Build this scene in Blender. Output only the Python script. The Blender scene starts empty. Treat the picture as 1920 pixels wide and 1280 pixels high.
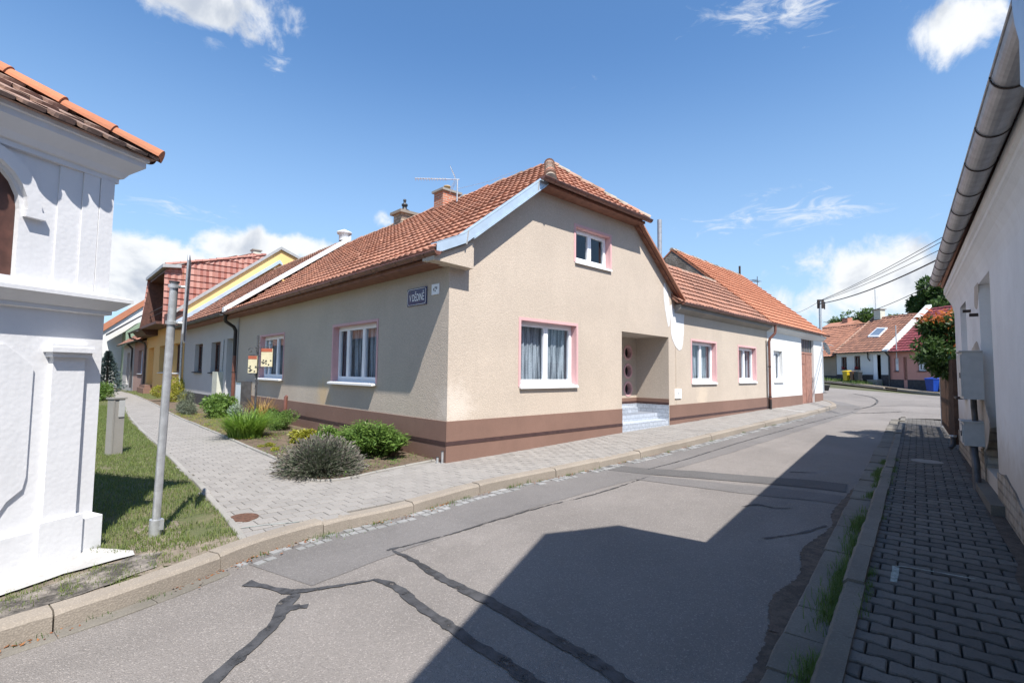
import bpy, math, random
import numpy as np
from mathutils import Vector, Matrix
from mathutils import noise as mnoise
from mathutils.geometry import delaunay_2d_cdt, tessellate_polygon
random.seed(7)
scene = bpy.context.scene
COL = scene.collection
R_ = math.radians

# ------------------------------------------------------------------ camera
FPX = 935.0
PITCH, ROLL = R_(3.55), R_(0.645)
aR = R_(46.6)
hd = Vector((math.cos(aR), math.sin(aR), 0)); rt = Vector((math.sin(aR), -math.cos(aR), 0)); up = Vector((0, 0, 1))
CF = hd*math.cos(PITCH)+up*math.sin(PITCH)
u0_ = up*math.cos(PITCH)-hd*math.sin(PITCH)
CR = rt*math.cos(ROLL)+u0_*math.sin(ROLL)
CU = u0_*math.cos(ROLL)-rt*math.sin(ROLL)
CAM = Vector((-5.279, -7.240, 1.6))
cd = bpy.data.cameras.new('camera'); cam = bpy.data.objects.new('camera', cd); COL.objects.link(cam)
cd.sensor_width = 36; cd.lens = FPX/1920*36; cd.clip_start = 0.05; cd.clip_end = 2000
m = Matrix((CR, CU, -CF)).transposed().to_4x4(); m.translation = CAM
cam.matrix_world = m
scene.camera = cam

def ray(x, y):
    v = CR*((x-960)/FPX)-CU*((y-640)/FPX)+CF
    return v.normalized()

# ------------------------------------------------------------------ sun + sky
SUN = Vector((.225, .63, -1)).normalized()      # direction the light travels
SUNSTR, SKYSTR, EXPO = 4.8, 0.106, 0.83
sl = bpy.data.lights.new('sun', 'SUN'); so = bpy.data.objects.new('sun', sl); COL.objects.link(so)
sl.energy = SUNSTR; sl.angle = R_(0.5); sl.color = (1.0, .955, .89)
so.rotation_euler = SUN.to_track_quat('-Z', 'Y').to_euler(); so.location = (0, 0, 30)
scene.view_settings.view_transform = 'Standard'; scene.view_settings.look = 'None'
scene.view_settings.exposure = EXPO; scene.view_settings.gamma = 1
world = bpy.data.worlds.new('World'); scene.world = world; world.use_nodes = True

class NT:
    """tiny node helper"""
    def __init__(s, tree):
        s.t = tree; s.n = tree.nodes; s.l = tree.links
    def add(s, typ, **kw):
        n = s.n.new(typ)
        for k, v in kw.items(): setattr(n, k, v)
        return n
    def link(s, a, b): s.l.new(a, b)
    def setin(s, sock, v):
        if isinstance(v, bpy.types.NodeSocket): s.l.new(v, sock)
        elif v is not None:
            if isinstance(v, (tuple, list)) and len(v) == 3 and sock.type == 'RGBA': v = (*v, 1)
            sock.default_value = v
    def math(s, op, a, b=None, c=None, clamp=False):
        n = s.add('ShaderNodeMath', operation=op, use_clamp=clamp)
        s.setin(n.inputs[0], a)
        if b is not None: s.setin(n.inputs[1], b)
        if c is not None: s.setin(n.inputs[2], c)
        return n.outputs[0]
    def vmath(s, op, a, b=None):
        n = s.add('ShaderNodeVectorMath', operation=op); s.setin(n.inputs[0], a)
        if b is not None: s.setin(n.inputs[1], b)
        return n.outputs[0]
    def noise(s, vec, scale, detail=3, rough=.55, dist=0, out=0):
        n = s.add('ShaderNodeTexNoise'); 
        if vec is not None: s.l.new(vec, n.inputs['Vector'])
        n.inputs['Scale'].default_value = scale; n.inputs['Detail'].default_value = detail
        n.inputs['Roughness'].default_value = rough; n.inputs['Distortion'].default_value = dist
        return n.outputs[out]
    def voro(s, vec, scale, feature='F1', out=0, rnd=1):
        n = s.add('ShaderNodeTexVoronoi', feature=feature)
        if vec is not None: s.l.new(vec, n.inputs['Vector'])
        n.inputs['Scale'].default_value = scale; n.inputs['Randomness'].default_value = rnd
        return n.outputs[out]
    def mix(s, f, a, b, mode='MIX'):
        n = s.add('ShaderNodeMix', data_type='RGBA', blend_type=mode)
        s.setin(n.inputs[0], f); s.setin(n.inputs[6], a); s.setin(n.inputs[7], b)
        return n.outputs[2]
    def ramp(s, f, p0, p1, v0=0., v1=1.):
        n = s.add('ShaderNodeMapRange'); n.clamp = True; n.interpolation_type = 'SMOOTHSTEP'
        s.setin(n.inputs[0], f); s.setin(n.inputs[1], p0); s.setin(n.inputs[2], p1); s.setin(n.inputs[3], v0); s.setin(n.inputs[4], v1)
        return n.outputs[0]

def azel(x, y):
    v = ray(x, y); return math.atan2(v.y, v.x), math.asin(v.z)

def build_world():
    t = NT(world.node_tree); t.n.clear()
    out = t.add('ShaderNodeOutputWorld'); bg = t.add('ShaderNodeBackground')
    sky = t.add('ShaderNodeTexSky', sky_type='NISHITA'); sky.sun_disc = False
    to = -SUN
    sky.sun_elevation = math.asin(to.z); sky.sun_rotation = math.atan2(to.x, to.y)
    sky.air_density = 1.0; sky.dust_density = 0.55; sky.ozone_density = 2.2; sky.altitude = 200
    tc = t.add('ShaderNodeTexCoord'); vec = t.vmath('NORMALIZE', tc.outputs['Generated'])
    sep = t.add('ShaderNodeSeparateXYZ'); t.link(vec, sep.inputs[0])
    X, Y, Z = sep.outputs
    az = t.math('ARCTAN2', Y, X); el = t.math('ARCSINE', Z)
    # clouds: (px, py, half width px, half height px, strength, softness)
    blobs = [(330, -25, 215, 85, 1.15, 0), (400, 82, 48, 34, .62, 0), (527, 122, 40, 30, .5, 1), (330, 392, 130, 32, .5, 1),
             (290, 520, 260, 82, 1.3, 0), (470, 470, 120, 42, 1.15, 0), (600, 468, 130, 30, .85, 0), (714, 405, 34, 30, .55, 0),
             (1480, 5, 190, 70, .72, 1), (1800, 45, 140, 85, 1.0, 0), (1480, 402, 250, 40, .66, 1), (1440, 362, 90, 24, .45, 1),
             (1660, 530, 300, 95, .98, 0), (1480, 565, 220, 50, .75, 0), (1610, 540, 70, 40, 1.1, 0), (100, 300, 200, 60, .5, 1)]
    warp = t.vmath('MULTIPLY_ADD' if False else 'ADD', vec, vec)
    nz = t.noise(vec, 9, 9, .6, .5)
    fine = t.noise(vec, 26, 8, .62, .4)
    mapn = t.add('ShaderNodeMapping'); t.link(vec, mapn.inputs[0]); mapn.inputs['Scale'].default_value = (1, 1, 4.0)
    wisp = t.noise(mapn.outputs[0], 10, 9, .66, 1.6)
    tot = None; totw = None
    for (px, py, rx, ry, st, soft) in blobs:
        a0, e0 = azel(px, py)
        a1, _ = azel(px+rx, py); _, e1 = azel(px, py-ry)
        ra, re = abs(a1-a0), abs(e1-e0)
        da = t.math('DIVIDE', t.math('SUBTRACT', az, a0), ra); de = t.math('DIVIDE', t.math('SUBTRACT', el, e0), re)
        r2 = t.math('ADD', t.math('MULTIPLY', da, da), t.math('MULTIPLY', de, de))
        g = t.math('MULTIPLY', t.math('EXPONENT', t.math('MULTIPLY', r2, -1.1)), st)
        if soft: totw = g if totw is None else t.math('MAXIMUM', totw, g)
        else: tot = g if tot is None else t.math('MAXIMUM', tot, g)
    dens = t.math('ADD', tot, t.math('MULTIPLY', t.math('SUBTRACT', nz, .5), 1.7))
    dens = t.math('ADD', dens, t.math('MULTIPLY', t.math('SUBTRACT', fine, .5), .55))
    c1 = t.ramp(dens, .38, .82)
    densw = t.math('ADD', totw, t.math('MULTIPLY', t.math('SUBTRACT', wisp, .5), 1.9))
    c2 = t.math('MULTIPLY', t.ramp(densw, .34, 1.0), .75)
    cov = t.math('MAXIMUM', c1, c2)
    shade = t.ramp(t.math('ADD', t.noise(vec, 7, 6, .55, .3), t.math('MULTIPLY', dens, -.09)), .26, .45)
    ccol = t.mix(shade, (.315, .35, .41), (.56, .575, .59))
    hs = t.add('ShaderNodeHueSaturation'); hs.inputs['Saturation'].default_value = 1.10; hs.inputs['Value'].default_value = 1.0
    t.link(sky.outputs[0], hs.inputs['Color'])
    skyc = t.vmath('MULTIPLY', hs.outputs[0], (SKYSTR*.92, SKYSTR*1.08, SKYSTR*1.16))
    # distant milky air towards the horizon
    hz = t.ramp(el, 0.0, .62, .72, 0.)
    skyc = t.mix(hz, skyc, (.285, .40, .54))
    col = t.mix(cov, skyc, ccol)
    t.link(col, bg.inputs['Color']); bg.inputs['Strength'].default_value = 1.0
    t.link(bg.outputs[0], out.inputs[0])
build_world()

# ------------------------------------------------------------------ ground height field (metres, pavement level)
GP = np.array([(0, 0, 0), (5.35, 0, .13), (7.75, 0, .17), (16, .3, .26), (24.3, .6, .33), (43, 3.6, 1.13), (42, -2.4, .62), (33, 2, .72), (33, -4, .5),
               (-4.8, -1.1, -.05), (-5.4, -1.9, -.12), (0, 13, .0), (0, 24, 0), (-2, 36, 0), (0, 60, 0), (1.8, -7.1, -.02), (9.5, -5.9, .06), (18, -4, .16),
               (-9, -9, -.18), (-14, -3, -.15), (-20, 20, -.05), (25, -14, .3), (60, -10, 1.0), (60, 20, 1.4), (20, 30, .4), (-30, -30, -.3), (40, 30, 1.2)], float)
def _k(r2): return .5*r2*np.log(r2+1e-9)
_n = len(GP); _d = ((GP[:, None, :2]-GP[None, :, :2])**2).sum(-1)
_A = np.zeros((_n+3, _n+3)); _A[:_n, :_n] = _k(_d)+np.eye(_n)*.05; _A[:_n, _n] = 1; _A[:_n, _n+1:] = GP[:, :2]; _A[_n, :_n] = 1; _A[_n+1:, :_n] = GP[:, :2].T
_w = np.linalg.solve(_A, np.r_[GP[:, 2], 0, 0, 0])
def g(x, y):
    r = math.hypot(x-8, y)
    if r > 70: x, y = 8+(x-8)*70/r, y*70/r
    d2 = (GP[:, 0]-x)**2+(GP[:, 1]-y)**2
    return float(_k(d2)@_w[:_n]+_w[_n]+_w[_n+1]*x+_w[_n+2]*y)
def at(px, py, off=0.):
    """pixel of the photograph -> point on the ground level + off"""
    v = ray(px, py); z = off
    for _ in range(14):
        t = (z-CAM.z)/v.z; p = CAM+v*t; z = .5*z+.5*(g(p.x, p.y)+off)
    return Vector((p.x, p.y, z))

# ------------------------------------------------------------------ materials
def new_mat(name):
    m_ = bpy.data.materials.new(name); m_.use_nodes = True
    t = NT(m_.node_tree); b = m_.node_tree.nodes['Principled BSDF']
    return m_, t, b
def objco(t):
    return t.add('ShaderNodeNewGeometry').outputs['Position']
def bump(t, b, h, strength, dist=.01):
    n = t.add('ShaderNodeBump'); n.inputs['Strength'].default_value = strength; n.inputs['Distance'].default_value = dist
    t.link(h, n.inputs['Height']); t.link(n.outputs[0], b.inputs['Normal'])
def mixc(c, k): return tuple(min(1, x*k) for x in c)
def plain(name, col, rough=.5, metal=0, var=.12, scale=6, bscale=0, bstr=.2, spec=None):
    m_, t, b = new_mat(name); p = objco(t)
    n1 = t.noise(p, scale, 5, .6); c = t.mix(t.ramp(n1, .3, .7), mixc(col, 1-var), mixc(col, 1+var))
    t.link(c, b.inputs['Base Color']); b.inputs['Roughness'].default_value = rough; b.inputs['Metallic'].default_value = metal
    if spec is not None: b.inputs['Specular IOR Level'].default_value = spec
    if bscale: bump(t, b, t.noise(p, bscale, 4, .6), bstr, .01)
    return m_
def stucco(name, col, speck=.22, scale=75, bstr=.9, stain=.10, dist=.0025, stain_col=None, dirt_low=None, spots=()):
    m_, t, b = new_mat(name); p = objco(t)
    big = t.noise(p, .7, 5, .6); mid = t.noise(p, 5, 5, .65); fine = t.noise(p, scale, 2, .5); v = t.voro(p, scale*1.1)
    c = t.mix(t.ramp(big, .3, .72), mixc(col, 1-stain), mixc(col, 1+stain*.5))
    c = t.mix(t.math('MULTIPLY', t.ramp(mid, .45, .75), .35), c, mixc(col, 1-stain*1.4))
    mp = t.add('ShaderNodeMapping'); t.link(p, mp.inputs[0]); mp.inputs['Scale'].default_value = (5, 5, .35)
    c = t.mix(t.math('MULTIPLY', t.ramp(t.noise(mp.outputs[0], 1.0, 5, .7), .5, .75), .16), c, mixc(col, .62))
    f = t.ramp(v, .05, .6)
    c = t.mix(t.math('MULTIPLY', f, speck), c, mixc(col, .55))
    c = t.mix(t.math('MULTIPLY', t.ramp(fine, .55, .75), speck), c, mixc(col, 1.25))
    for (cp_, rad_, sc_, am_) in spots:
        dn_ = t.add('ShaderNodeVectorMath', operation='DISTANCE'); t.link(p, dn_.inputs[0]); dn_.inputs[1].default_value = cp_
        q_ = t.math('ADD', t.math('DIVIDE', dn_.outputs['Value'], rad_), t.math('MULTIPLY', t.math('SUBTRACT', mid, .5), 1.6))
        c = t.mix(t.ramp(q_, .15, 1.05, am_, 0), c, sc_)
    if stain_col:
        sn = t.noise(p, 1.3, 6, .7, 1.); c = t.mix(t.math('MULTIPLY', t.ramp(sn, .58, .78), .35), c, stain_col)
    if dirt_low:
        sep = t.add('ShaderNodeSeparateXYZ'); t.link(p, sep.inputs[0])
        h = t.math('ADD', sep.outputs[2], t.math('MULTIPLY', t.math('SUBTRACT', mid, .5), .8))
        c = t.mix(t.ramp(h, dirt_low[0], dirt_low[1], dirt_low[2], 0), c, dirt_low[3])
    t.link(c, b.inputs['Base Color']); b.inputs['Roughness'].default_value = .92
    h = t.math('ADD', t.math('MULTIPLY', fine, .6), t.math('MULTIPLY', v, -.8))
    h = t.math('ADD', h, t.math('MULTIPLY', t.noise(p, 9, 3, .5), .5))
    bump(t, b, h, bstr, dist)
    return m_
def attr(t, name='rnd'):
    n = t.add('ShaderNodeAttribute'); n.attribute_name = name; return n.outputs['Fac']
def tilemat(name, cA, cB, dark=(.07, .045, .035), lichen=.5, rough=.85):
    m_, t, b = new_mat(name); p = objco(t); r = attr(t)
    c = t.mix(t.ramp(r, .05, .95), cA, cB)
    n = t.noise(p, 1.1, 6, .65); n2 = t.noise(p, 14, 5, .7); n3 = t.noise(p, 45, 3, .6)
    c = t.mix(t.math('MULTIPLY', t.ramp(n, .48, .72), lichen), c, dark)
    c = t.mix(t.math('MULTIPLY', t.ramp(n2, .58, .74), lichen), c, dark)
    c = t.mix(t.math('MULTIPLY', t.ramp(n3, .62, .76), lichen*.8), c, (.36, .30, .23))
    t.link(c, b.inputs['Base Color']); b.inputs['Roughness'].default_value = rough
    bump(t, b, n3, .4, .01)
    return m_
def brickmat(name, c1, c2, mortar, w=.25, h=.075, msz=.012, scale=1.0, vec=None, rot=None, bstr=.8, worn=0, wcol=(.3, .28, .25)):
    """brick coursing driven by (along wall, z) stored in UV"""
    m_, t, b = new_mat(name); uv = t.add('ShaderNodeUVMap').outputs[0]
    n = t.add('ShaderNodeTexBrick'); t.link(uv, n.inputs['Vector'])
    n.inputs['Scale'].default_value = 1; n.inputs['Brick Width'].default_value = w; n.inputs['Row Height'].default_value = h
    n.inputs['Mortar Size'].default_value = msz; n.inputs['Mortar Smooth'].default_value = .3; n.inputs['Bias'].default_value = 0
    n.inputs['Color1'].default_value = (*c1, 1); n.inputs['Color2'].default_value = (*c2, 1); n.inputs['Mortar'].default_value = (*mortar, 1)
    p = objco(t); nz = t.noise(p, 22, 5, .65)
    c = t.mix(t.math('MULTIPLY', t.ramp(nz, .4, .7), .35), n.outputs[0], mixc(mortar, .7))
    if worn: c = t.mix(t.math('MULTIPLY', t.ramp(t.noise(p, 3, 6, .7), .45, .6), worn), c, wcol)
    t.link(c, b.inputs['Base Color']); b.inputs['Roughness'].default_value = .95
    h_ = t.math('ADD', t.math('MULTIPLY', n.outputs['Fac'], -1), t.math('MULTIPLY', nz, .5)); bump(t, b, h_, bstr, .02)
    return m_

M = {}
M['tan'] = stucco('tan_roughcast', (.56, .472, .385), speck=.42, scale=42, stain=.09, dist=.004, spots=[((0, 5.3, .95), .55, (.62, .42, .20), .55), ((0, 3.6, 1.0), .5, (.40, .34, .28), .35), ((0, 9.0, 1.0), .5, (.40, .33, .26), .35),
    ((2.7, 0, 1.0), .75, (.45, .37, .30), .32), ((7.2, 0, 3.0), .6, (.42, .36, .31), .35), ((9.9, .1, .95), .6, (.66, .55, .42), .4), ((6.5, 0, 1.0), .6, (.60, .50, .40), .4), ((.2, 0, 1.0), .5, (.70, .62, .54), .5), ((4.0, 0, 5.2), .8, (.50, .43, .37), .3)])
M['brown'] = stucco('brown_plinth_render', (.225, .130, .098), speck=.35, scale=80, stain=.14)
M['stripe'] = plain('dark_brown_band', (.055, .028, .026), .6, var=.2, bscale=60)
M['pink'] = stucco('pink_paint', (.66, .40, .40), speck=.10, scale=80, bstr=.3, stain=.1)
M['patchw'] = stucco('white_repair_plaster', (.68, .68, .68), speck=.05, scale=40, bstr=.4, stain=.06)
M['whitewash'] = stucco('chapel_whitewash', (.65, .65, .66), speck=.03, scale=22, bstr=.35, stain=.05, dist=.004)
M['limedirty'] = stucco('dirty_lime_fillet', (.43, .42, .405), speck=.25, scale=30, bstr=.8, stain=.35)
M['white_render'] = stucco('white_render', (.66, .66, .645), speck=.05, scale=50, bstr=.4, stain=.05)
M['pvc'] = plain('white_pvc', (.82, .83, .85), .35, var=.02)
M['sillw'] = plain('white_sill', (.80, .80, .80), .4, var=.03)
M['concrete'] = stucco('concrete', (.30, .285, .26), speck=.3, scale=90, bstr=.6, stain=.22)
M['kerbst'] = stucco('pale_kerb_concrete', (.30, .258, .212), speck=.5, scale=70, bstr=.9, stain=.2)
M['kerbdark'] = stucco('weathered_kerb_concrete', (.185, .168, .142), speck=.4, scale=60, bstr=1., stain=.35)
M['zinc'] = plain('zinc_sheet', (.50, .53, .56), .38, .75, var=.10, scale=3)
M['galv'] = plain('galvanised_steel', (.50, .51, .52), .42, .6, var=.14, scale=14)
M['flash'] = plain('blue_grey_flashing', (.47, .57, .66), .38, .35, var=.07, scale=3)
M['greymetal'] = plain('grey_painted_flashing', (.36, .36, .355), .5, .2, var=.08)
M['gutbrown'] = plain('brown_gutter_paint', (.17, .075, .055), .38, .1, var=.25, scale=5)
M['pipebrown'] = plain('brown_downpipe_paint', (.15, .062, .045), .35, .1, var=.2)
M['pipeblack'] = plain('dark_downpipe_paint', (.02, .017, .017), .4, .1, var=.3)
M['wood_br'] = plain('brown_boards', (.085, .035, .025), .6, var=.3, scale=8)
M['soffit'] = plain('brown_soffit', (.22, .095, .06), .7, var=.25, scale=6)
M['doorwood'] = plain('brown_gate_boards', (.30, .15, .11), .7, var=.22, scale=5, bscale=40)
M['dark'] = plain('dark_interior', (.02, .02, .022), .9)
M['greenpaint'] = plain('green_render', (.20, .27, .19), .9, var=.08)
M['yellow'] = stucco('yellow_render', (.78, .51, .21), speck=.06, scale=60, bstr=.3, stain=.05)
M['greyw'] = stucco('pale_grey_render', (.47, .46, .45), speck=.12, scale=60, bstr=.4, stain=.06)
M['pinkr'] = stucco('salmon_render', (.56, .27, .22), speck=.06, scale=60, bstr=.3, stain=.08)
M['pinkdull'] = stucco('dull_pink_render', (.42, .27, .23), speck=.06, scale=60, bstr=.3, stain=.08)
M['beige'] = stucco('beige_render', (.34, .27, .20), speck=.1, scale=60, bstr=.3, stain=.1)
M['dkplinth'] = plain('dark_plinth', (.045, .042, .045), .8, var=.3, bscale=30)
M['oldwall'] = stucco('old_white_limewash', (.74, .735, .73), speck=.06, scale=35, bstr=.5, stain=.10, stain_col=(.40, .33, .27), dirt_low=(.35, 1.3, .8, (.42, .35, .28)))
M['plasterdirty'] = stucco('stained_plaster', (.48, .42, .36), speck=.1, scale=40, bstr=.8, stain=.3, stain_col=(.2, .15, .1))
M['guttergal'] = plain('weathered_zinc_gutter', (.34, .345, .36), .5, .45, var=.14, scale=9, bscale=50, bstr=.05)
M['iron'] = plain('rusty_iron', (.045, .032, .028), .7, .4, var=.4)
M['rust'] = plain('rusty_manhole', (.11, .055, .035), .85, .2, var=.4, scale=30, bscale=80)
M['blacksheet'] = plain('black_plastic', (.025, .025, .028), .45)
M['redtile'] = tilemat('old_clay_tiles', (.43, .20, .125), (.31, .145, .095), lichen=.36)
M['redtile2'] = tilemat('clay_tiles_orange', (.41, .165, .090), (.34, .135, .075), lichen=.2)
M['redtile3'] = tilemat('brown_mossy_tiles', (.33, .16, .105), (.23, .115, .08), lichen=.45)
M['redtile_y'] = tilemat('glossy_red_tiles', (.27, .10, .075), (.36, .17, .13), lichen=.08, rough=.5)
M['crimson'] = tilemat('crimson_roof_sheet', (.235, .055, .058), (.19, .045, .05), lichen=.08, rough=.5)
M['ridge'] = tilemat('mossy_ridge_tiles', (.42, .20, .13), (.36, .30, .24), dark=(.09, .08, .06), lichen=.8)
M['ridge_new'] = tilemat('orange_ridge_tiles', (.44, .165, .08), (.38, .14, .07), lichen=.3)
M['chtile'] = tilemat('weathered_chapel_tiles', (.36, .22, .17), (.26, .17, .13), dark=(.06, .05, .045), lichen=.95)
M['brick'] = brickmat('red_chimney_brick', (.40, .12, .06), (.48, .17, .09), (.42, .36, .3))
M['stonewall'] = brickmat('rough_stone_gable', (.17, .15, .125), (.10, .09, .075), (.14, .12, .10), .32, .09, .02, worn=.4)
M['adobe'] = brickmat('eroded_brick_plinth', (.40, .33, .25), (.30, .24, .18), (.20, .165, .13), .27, .115, .018, bstr=1., worn=.5, wcol=(.46, .42, .37))
M['whitetile'] = brickmat('pale_wall_tiles', (.42, .46, .52), (.36, .40, .46), (.20, .22, .26), .2, .1, .006, bstr=.2)
def asphalt(name, col, contrast=1.0):
    m_, t, b = new_mat(name); p = objco(t)
    big = t.noise(p, .35, 6, .6); mid = t.noise(p, 2.2, 6, .65, .4); fine = t.noise(p, 150, 2, .6); v = t.voro(p, 120, out=1); vd = t.voro(p, 120)
    c = t.mix(t.ramp(big, .3, .7), mixc(col, .84), mixc(col, 1.10))
    c = t.mix(t.math('MULTIPLY', t.ramp(mid, .5, .72), .32), c, mixc(col, .66))
    mp = t.add('ShaderNodeMapping'); t.link(p, mp.inputs[0]); mp.inputs['Scale'].default_value = (.12, .95, 1); mp.inputs['Rotation'].default_value = (0, 0, R_(-8))
    c = t.mix(t.math('MULTIPLY', t.ramp(t.noise(mp.outputs[0], 1.3, 5, .6), .48, .70), .34), c, mixc(col, .72))
    c = t.mix(t.math('MULTIPLY', t.ramp(t.noise(p, 1.1, 7, .75, 1.2), .60, .72), .5), c, mixc(col, 1.28))
    sv = t.add('ShaderNodeSeparateColor'); t.link(v, sv.inputs[0])
    c = t.mix(t.math('MULTIPLY', t.ramp(sv.outputs[0], .0, .35, 1, 0), .42*contrast), c, mixc(col, .55))
    c = t.mix(t.math('MULTIPLY', t.ramp(sv.outputs[1], .84, .98), .50*contrast), c, mixc(col, 1.8))
    c = t.mix(t.math('MULTIPLY', t.ramp(fine, .5, .72), .25), c, mixc(col, 1.4))
    t.link(c, b.inputs['Base Color']); b.inputs['Roughness'].default_value = .93; b.inputs['Specular IOR Level'].default_value = .3
    bump(t, b, t.math('ADD', t.math('MULTIPLY', vd, -1.0), fine), .8, .008)
    return m_
M['asphalt'] = asphalt('worn_asphalt', (.210, .191, .177))
M['asphalt2'] = asphalt('grey_asphalt_strip', (.165, .155, .150), .8)
M['asphalt3'] = asphalt('dark_trench_asphalt', (.115, .110, .108), .7)
M['tar'] = plain('tar_seam', (.042, .042, .045), .75, var=.45, scale=9, bscale=90, bstr=.5)
def holes(m_, scale, lo, hi):
    t = NT(m_.node_tree); b = t.n['Principled BSDF']; o = t.n['Material Output']; p = objco(t)
    f = t.math('ADD', t.noise(p, scale, 6, .75), t.math('MULTIPLY', t.noise(p, scale*6, 3, .7), .35))
    tr = t.add('ShaderNodeBsdfTransparent'); mx = t.add('ShaderNodeMixShader'); t.link(t.ramp(f, lo, hi), mx.inputs[0]); t.link(tr.outputs[0], mx.inputs[1]); t.link(b.outputs[0], mx.inputs[2]); t.link(mx.outputs[0], o.inputs[0])
holes(M['tar'], 9, .50, .60)
M['pale_tar'] = plain('bleached_edge', (.30, .255, .215), .95, var=.2, scale=9, bscale=90)
def paver(name, c1, c2):
    m_, t, b = new_mat(name); p = objco(t); r = attr(t)
    c = t.mix(r, c1, c2); c = t.mix(t.math('MULTIPLY', t.ramp(t.noise(p, 1.2, 6, .65), .5, .72), .38), c, mixc(c1, .60))
    v = t.voro(p, 110, out=1); sv = t.add('ShaderNodeSeparateColor'); t.link(v, sv.inputs[0])
    c = t.mix(t.math('MULTIPLY', t.ramp(sv.outputs[0], 0, .3, 1, 0), .35), c, mixc(c1, .55))
    t.link(c, b.inputs['Base Color']); b.inputs['Roughness'].default_value = .92; bump(t, b, t.noise(p, 120, 3, .6), .5, .006)
    return m_
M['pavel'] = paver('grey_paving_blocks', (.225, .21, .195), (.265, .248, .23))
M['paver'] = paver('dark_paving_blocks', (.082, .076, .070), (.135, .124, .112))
M['sett'] = paver('granite_setts', (.20, .20, .195), (.29, .29, .29))
def soil(name, c1, c2, c3, s=6):
    m_, t, b = new_mat(name); p = objco(t)
    c = t.mix(t.ramp(t.noise(p, s, 7, .7), .38, .62), c1, c2); c = t.mix(t.ramp(t.voro(p, 45), .05, .3, .6, 0), c, c3)
    c = t.mix(t.math('MULTIPLY', t.ramp(t.noise(p, 60, 3, .6), .5, .7), .5), c, mixc(c1, .5))
    t.link(c, b.inputs['Base Color']); b.inputs['Roughness'].default_value = 1; bump(t, b, t.noise(p, 55, 5, .7), 1, .02)
    return m_
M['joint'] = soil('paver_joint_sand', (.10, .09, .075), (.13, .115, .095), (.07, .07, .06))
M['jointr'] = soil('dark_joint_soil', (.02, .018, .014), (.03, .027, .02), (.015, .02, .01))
M['soil'] = soil('bed_soil', (.105, .075, .05), (.16, .115, .08), (.07, .07, .035))
M['gravel'] = soil('dry_verge_soil', (.26, .215, .165), (.17, .14, .105), (.30, .26, .22), 5)
M['oldapron'] = soil('crumbling_concrete_apron', (.30, .265, .23), (.045, .04, .035), (.20, .18, .15), 5)
M['turfsoil'] = soil('turf_soil', (.095, .11, .04), (.155, .14, .075), (.19, .155, .10), 2.6)
M['field'] = soil('rough_ground', (.10, .09, .06), (.07, .085, .035), (.12, .1, .07), 1)
M['roadsoil'] = soil('dirt_and_debris', (.075, .06, .05), (.13, .10, .08), (.05, .04, .035), 8)
def leafmat(name, c1, c2, trans=.35, rough=.55):
    m_, t, b = new_mat(name); r = attr(t)
    c = t.mix(r, c1, c2); t.link(c, b.inputs['Base Color']); b.inputs['Roughness'].default_value = rough
    tr = t.add('ShaderNodeBsdfTranslucent'); t.link(t.mix(.5, c, mixc(c2, 1.3)), tr.inputs[0])
    mx = t.add('ShaderNodeMixShader'); mx.inputs[0].default_value = trans
    o = m_.node_tree.nodes['Material Output']; t.link(b.outputs[0], mx.inputs[1]); t.link(tr.outputs[0], mx.inputs[2]); t.link(mx.outputs[0], o.inputs[0])
    return m_
M['leaf'] = leafmat('green_leaves', (.055, .115, .02), (.17, .27, .055))
M['leafdk'] = leafmat('dark_tree_leaves', (.022, .058, .012), (.065, .12, .025))
M['leaffar'] = leafmat('mid_green_leaves', (.035, .085, .015), (.095, .16, .03))
M['leafyel'] = leafmat('yellow_green_leaves', (.16, .19, .02), (.36, .33, .04))
M['daylily'] = leafmat('bright_strap_leaves', (.09, .19, .02), (.22, .34, .05))
M['lavender'] = leafmat('grey_green_lavender', (.085, .105, .065), (.15, .17, .115), .2)
M['lavtip'] = leafmat('faded_lavender_spikes', (.15, .135, .12), (.22, .20, .165), .2)
M['pale_pl'] = leafmat('silvery_leaves', (.16, .22, .17), (.26, .33, .25), .2)
M['ginger'] = leafmat('dry_orange_tips', (.30, .17, .04), (.40, .28, .08), .3)
M['redleaf'] = leafmat('orange_red_leaves', (.42, .08, .02), (.55, .20, .05))
M['spruce'] = leafmat('blue_spruce_needles', (.035, .06, .06), (.09, .13, .13), .1)
M['dryleaf'] = leafmat('dry_fallen_leaves', (.20, .07, .03), (.32, .14, .05), .2)
M['grass'] = leafmat('grass_blades', (.085, .15, .028), (.22, .25, .075), .4)
M['grassdk'] = leafmat('weed_blades', (.045, .105, .018), (.13, .20, .05), .4)
M['petal'] = leafmat('pale_petals', (.62, .58, .36), (.75, .72, .55), .3)
M['bark'] = plain('bark', (.09, .065, .045), .95, var=.4, scale=12, bscale=30, bstr=.8)
def glass():
    m_, t, b = new_mat('window_glass'); o = m_.node_tree.nodes['Material Output']
    gl = t.add('ShaderNodeBsdfGlossy'); gl.inputs['Roughness'].default_value = .015; gl.inputs['Color'].default_value = (.9, .95, 1, 1)
    tr = t.add('ShaderNodeBsdfTransparent'); tr.inputs[0].default_value = (.66, .70, .73, 1)
    ge = t.add('ShaderNodeNewGeometry'); dt = t.add('ShaderNodeVectorMath', operation='DOT_PRODUCT'); t.link(ge.outputs['Incoming'], dt.inputs[0]); t.link(ge.outputs['Normal'], dt.inputs[1])
    f = t.math('ADD', t.math('MULTIPLY', t.math('POWER', t.math('SUBTRACT', 1.0, t.math('ABSOLUTE', dt.outputs['Value'])), 4.0), .75), .06, clamp=True)
    mx = t.add('ShaderNodeMixShader'); t.link(f, mx.inputs[0]); t.link(tr.outputs[0], mx.inputs[1]); t.link(gl.outputs[0], mx.inputs[2]); t.link(mx.outputs[0], o.inputs[0])
    return m_
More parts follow.
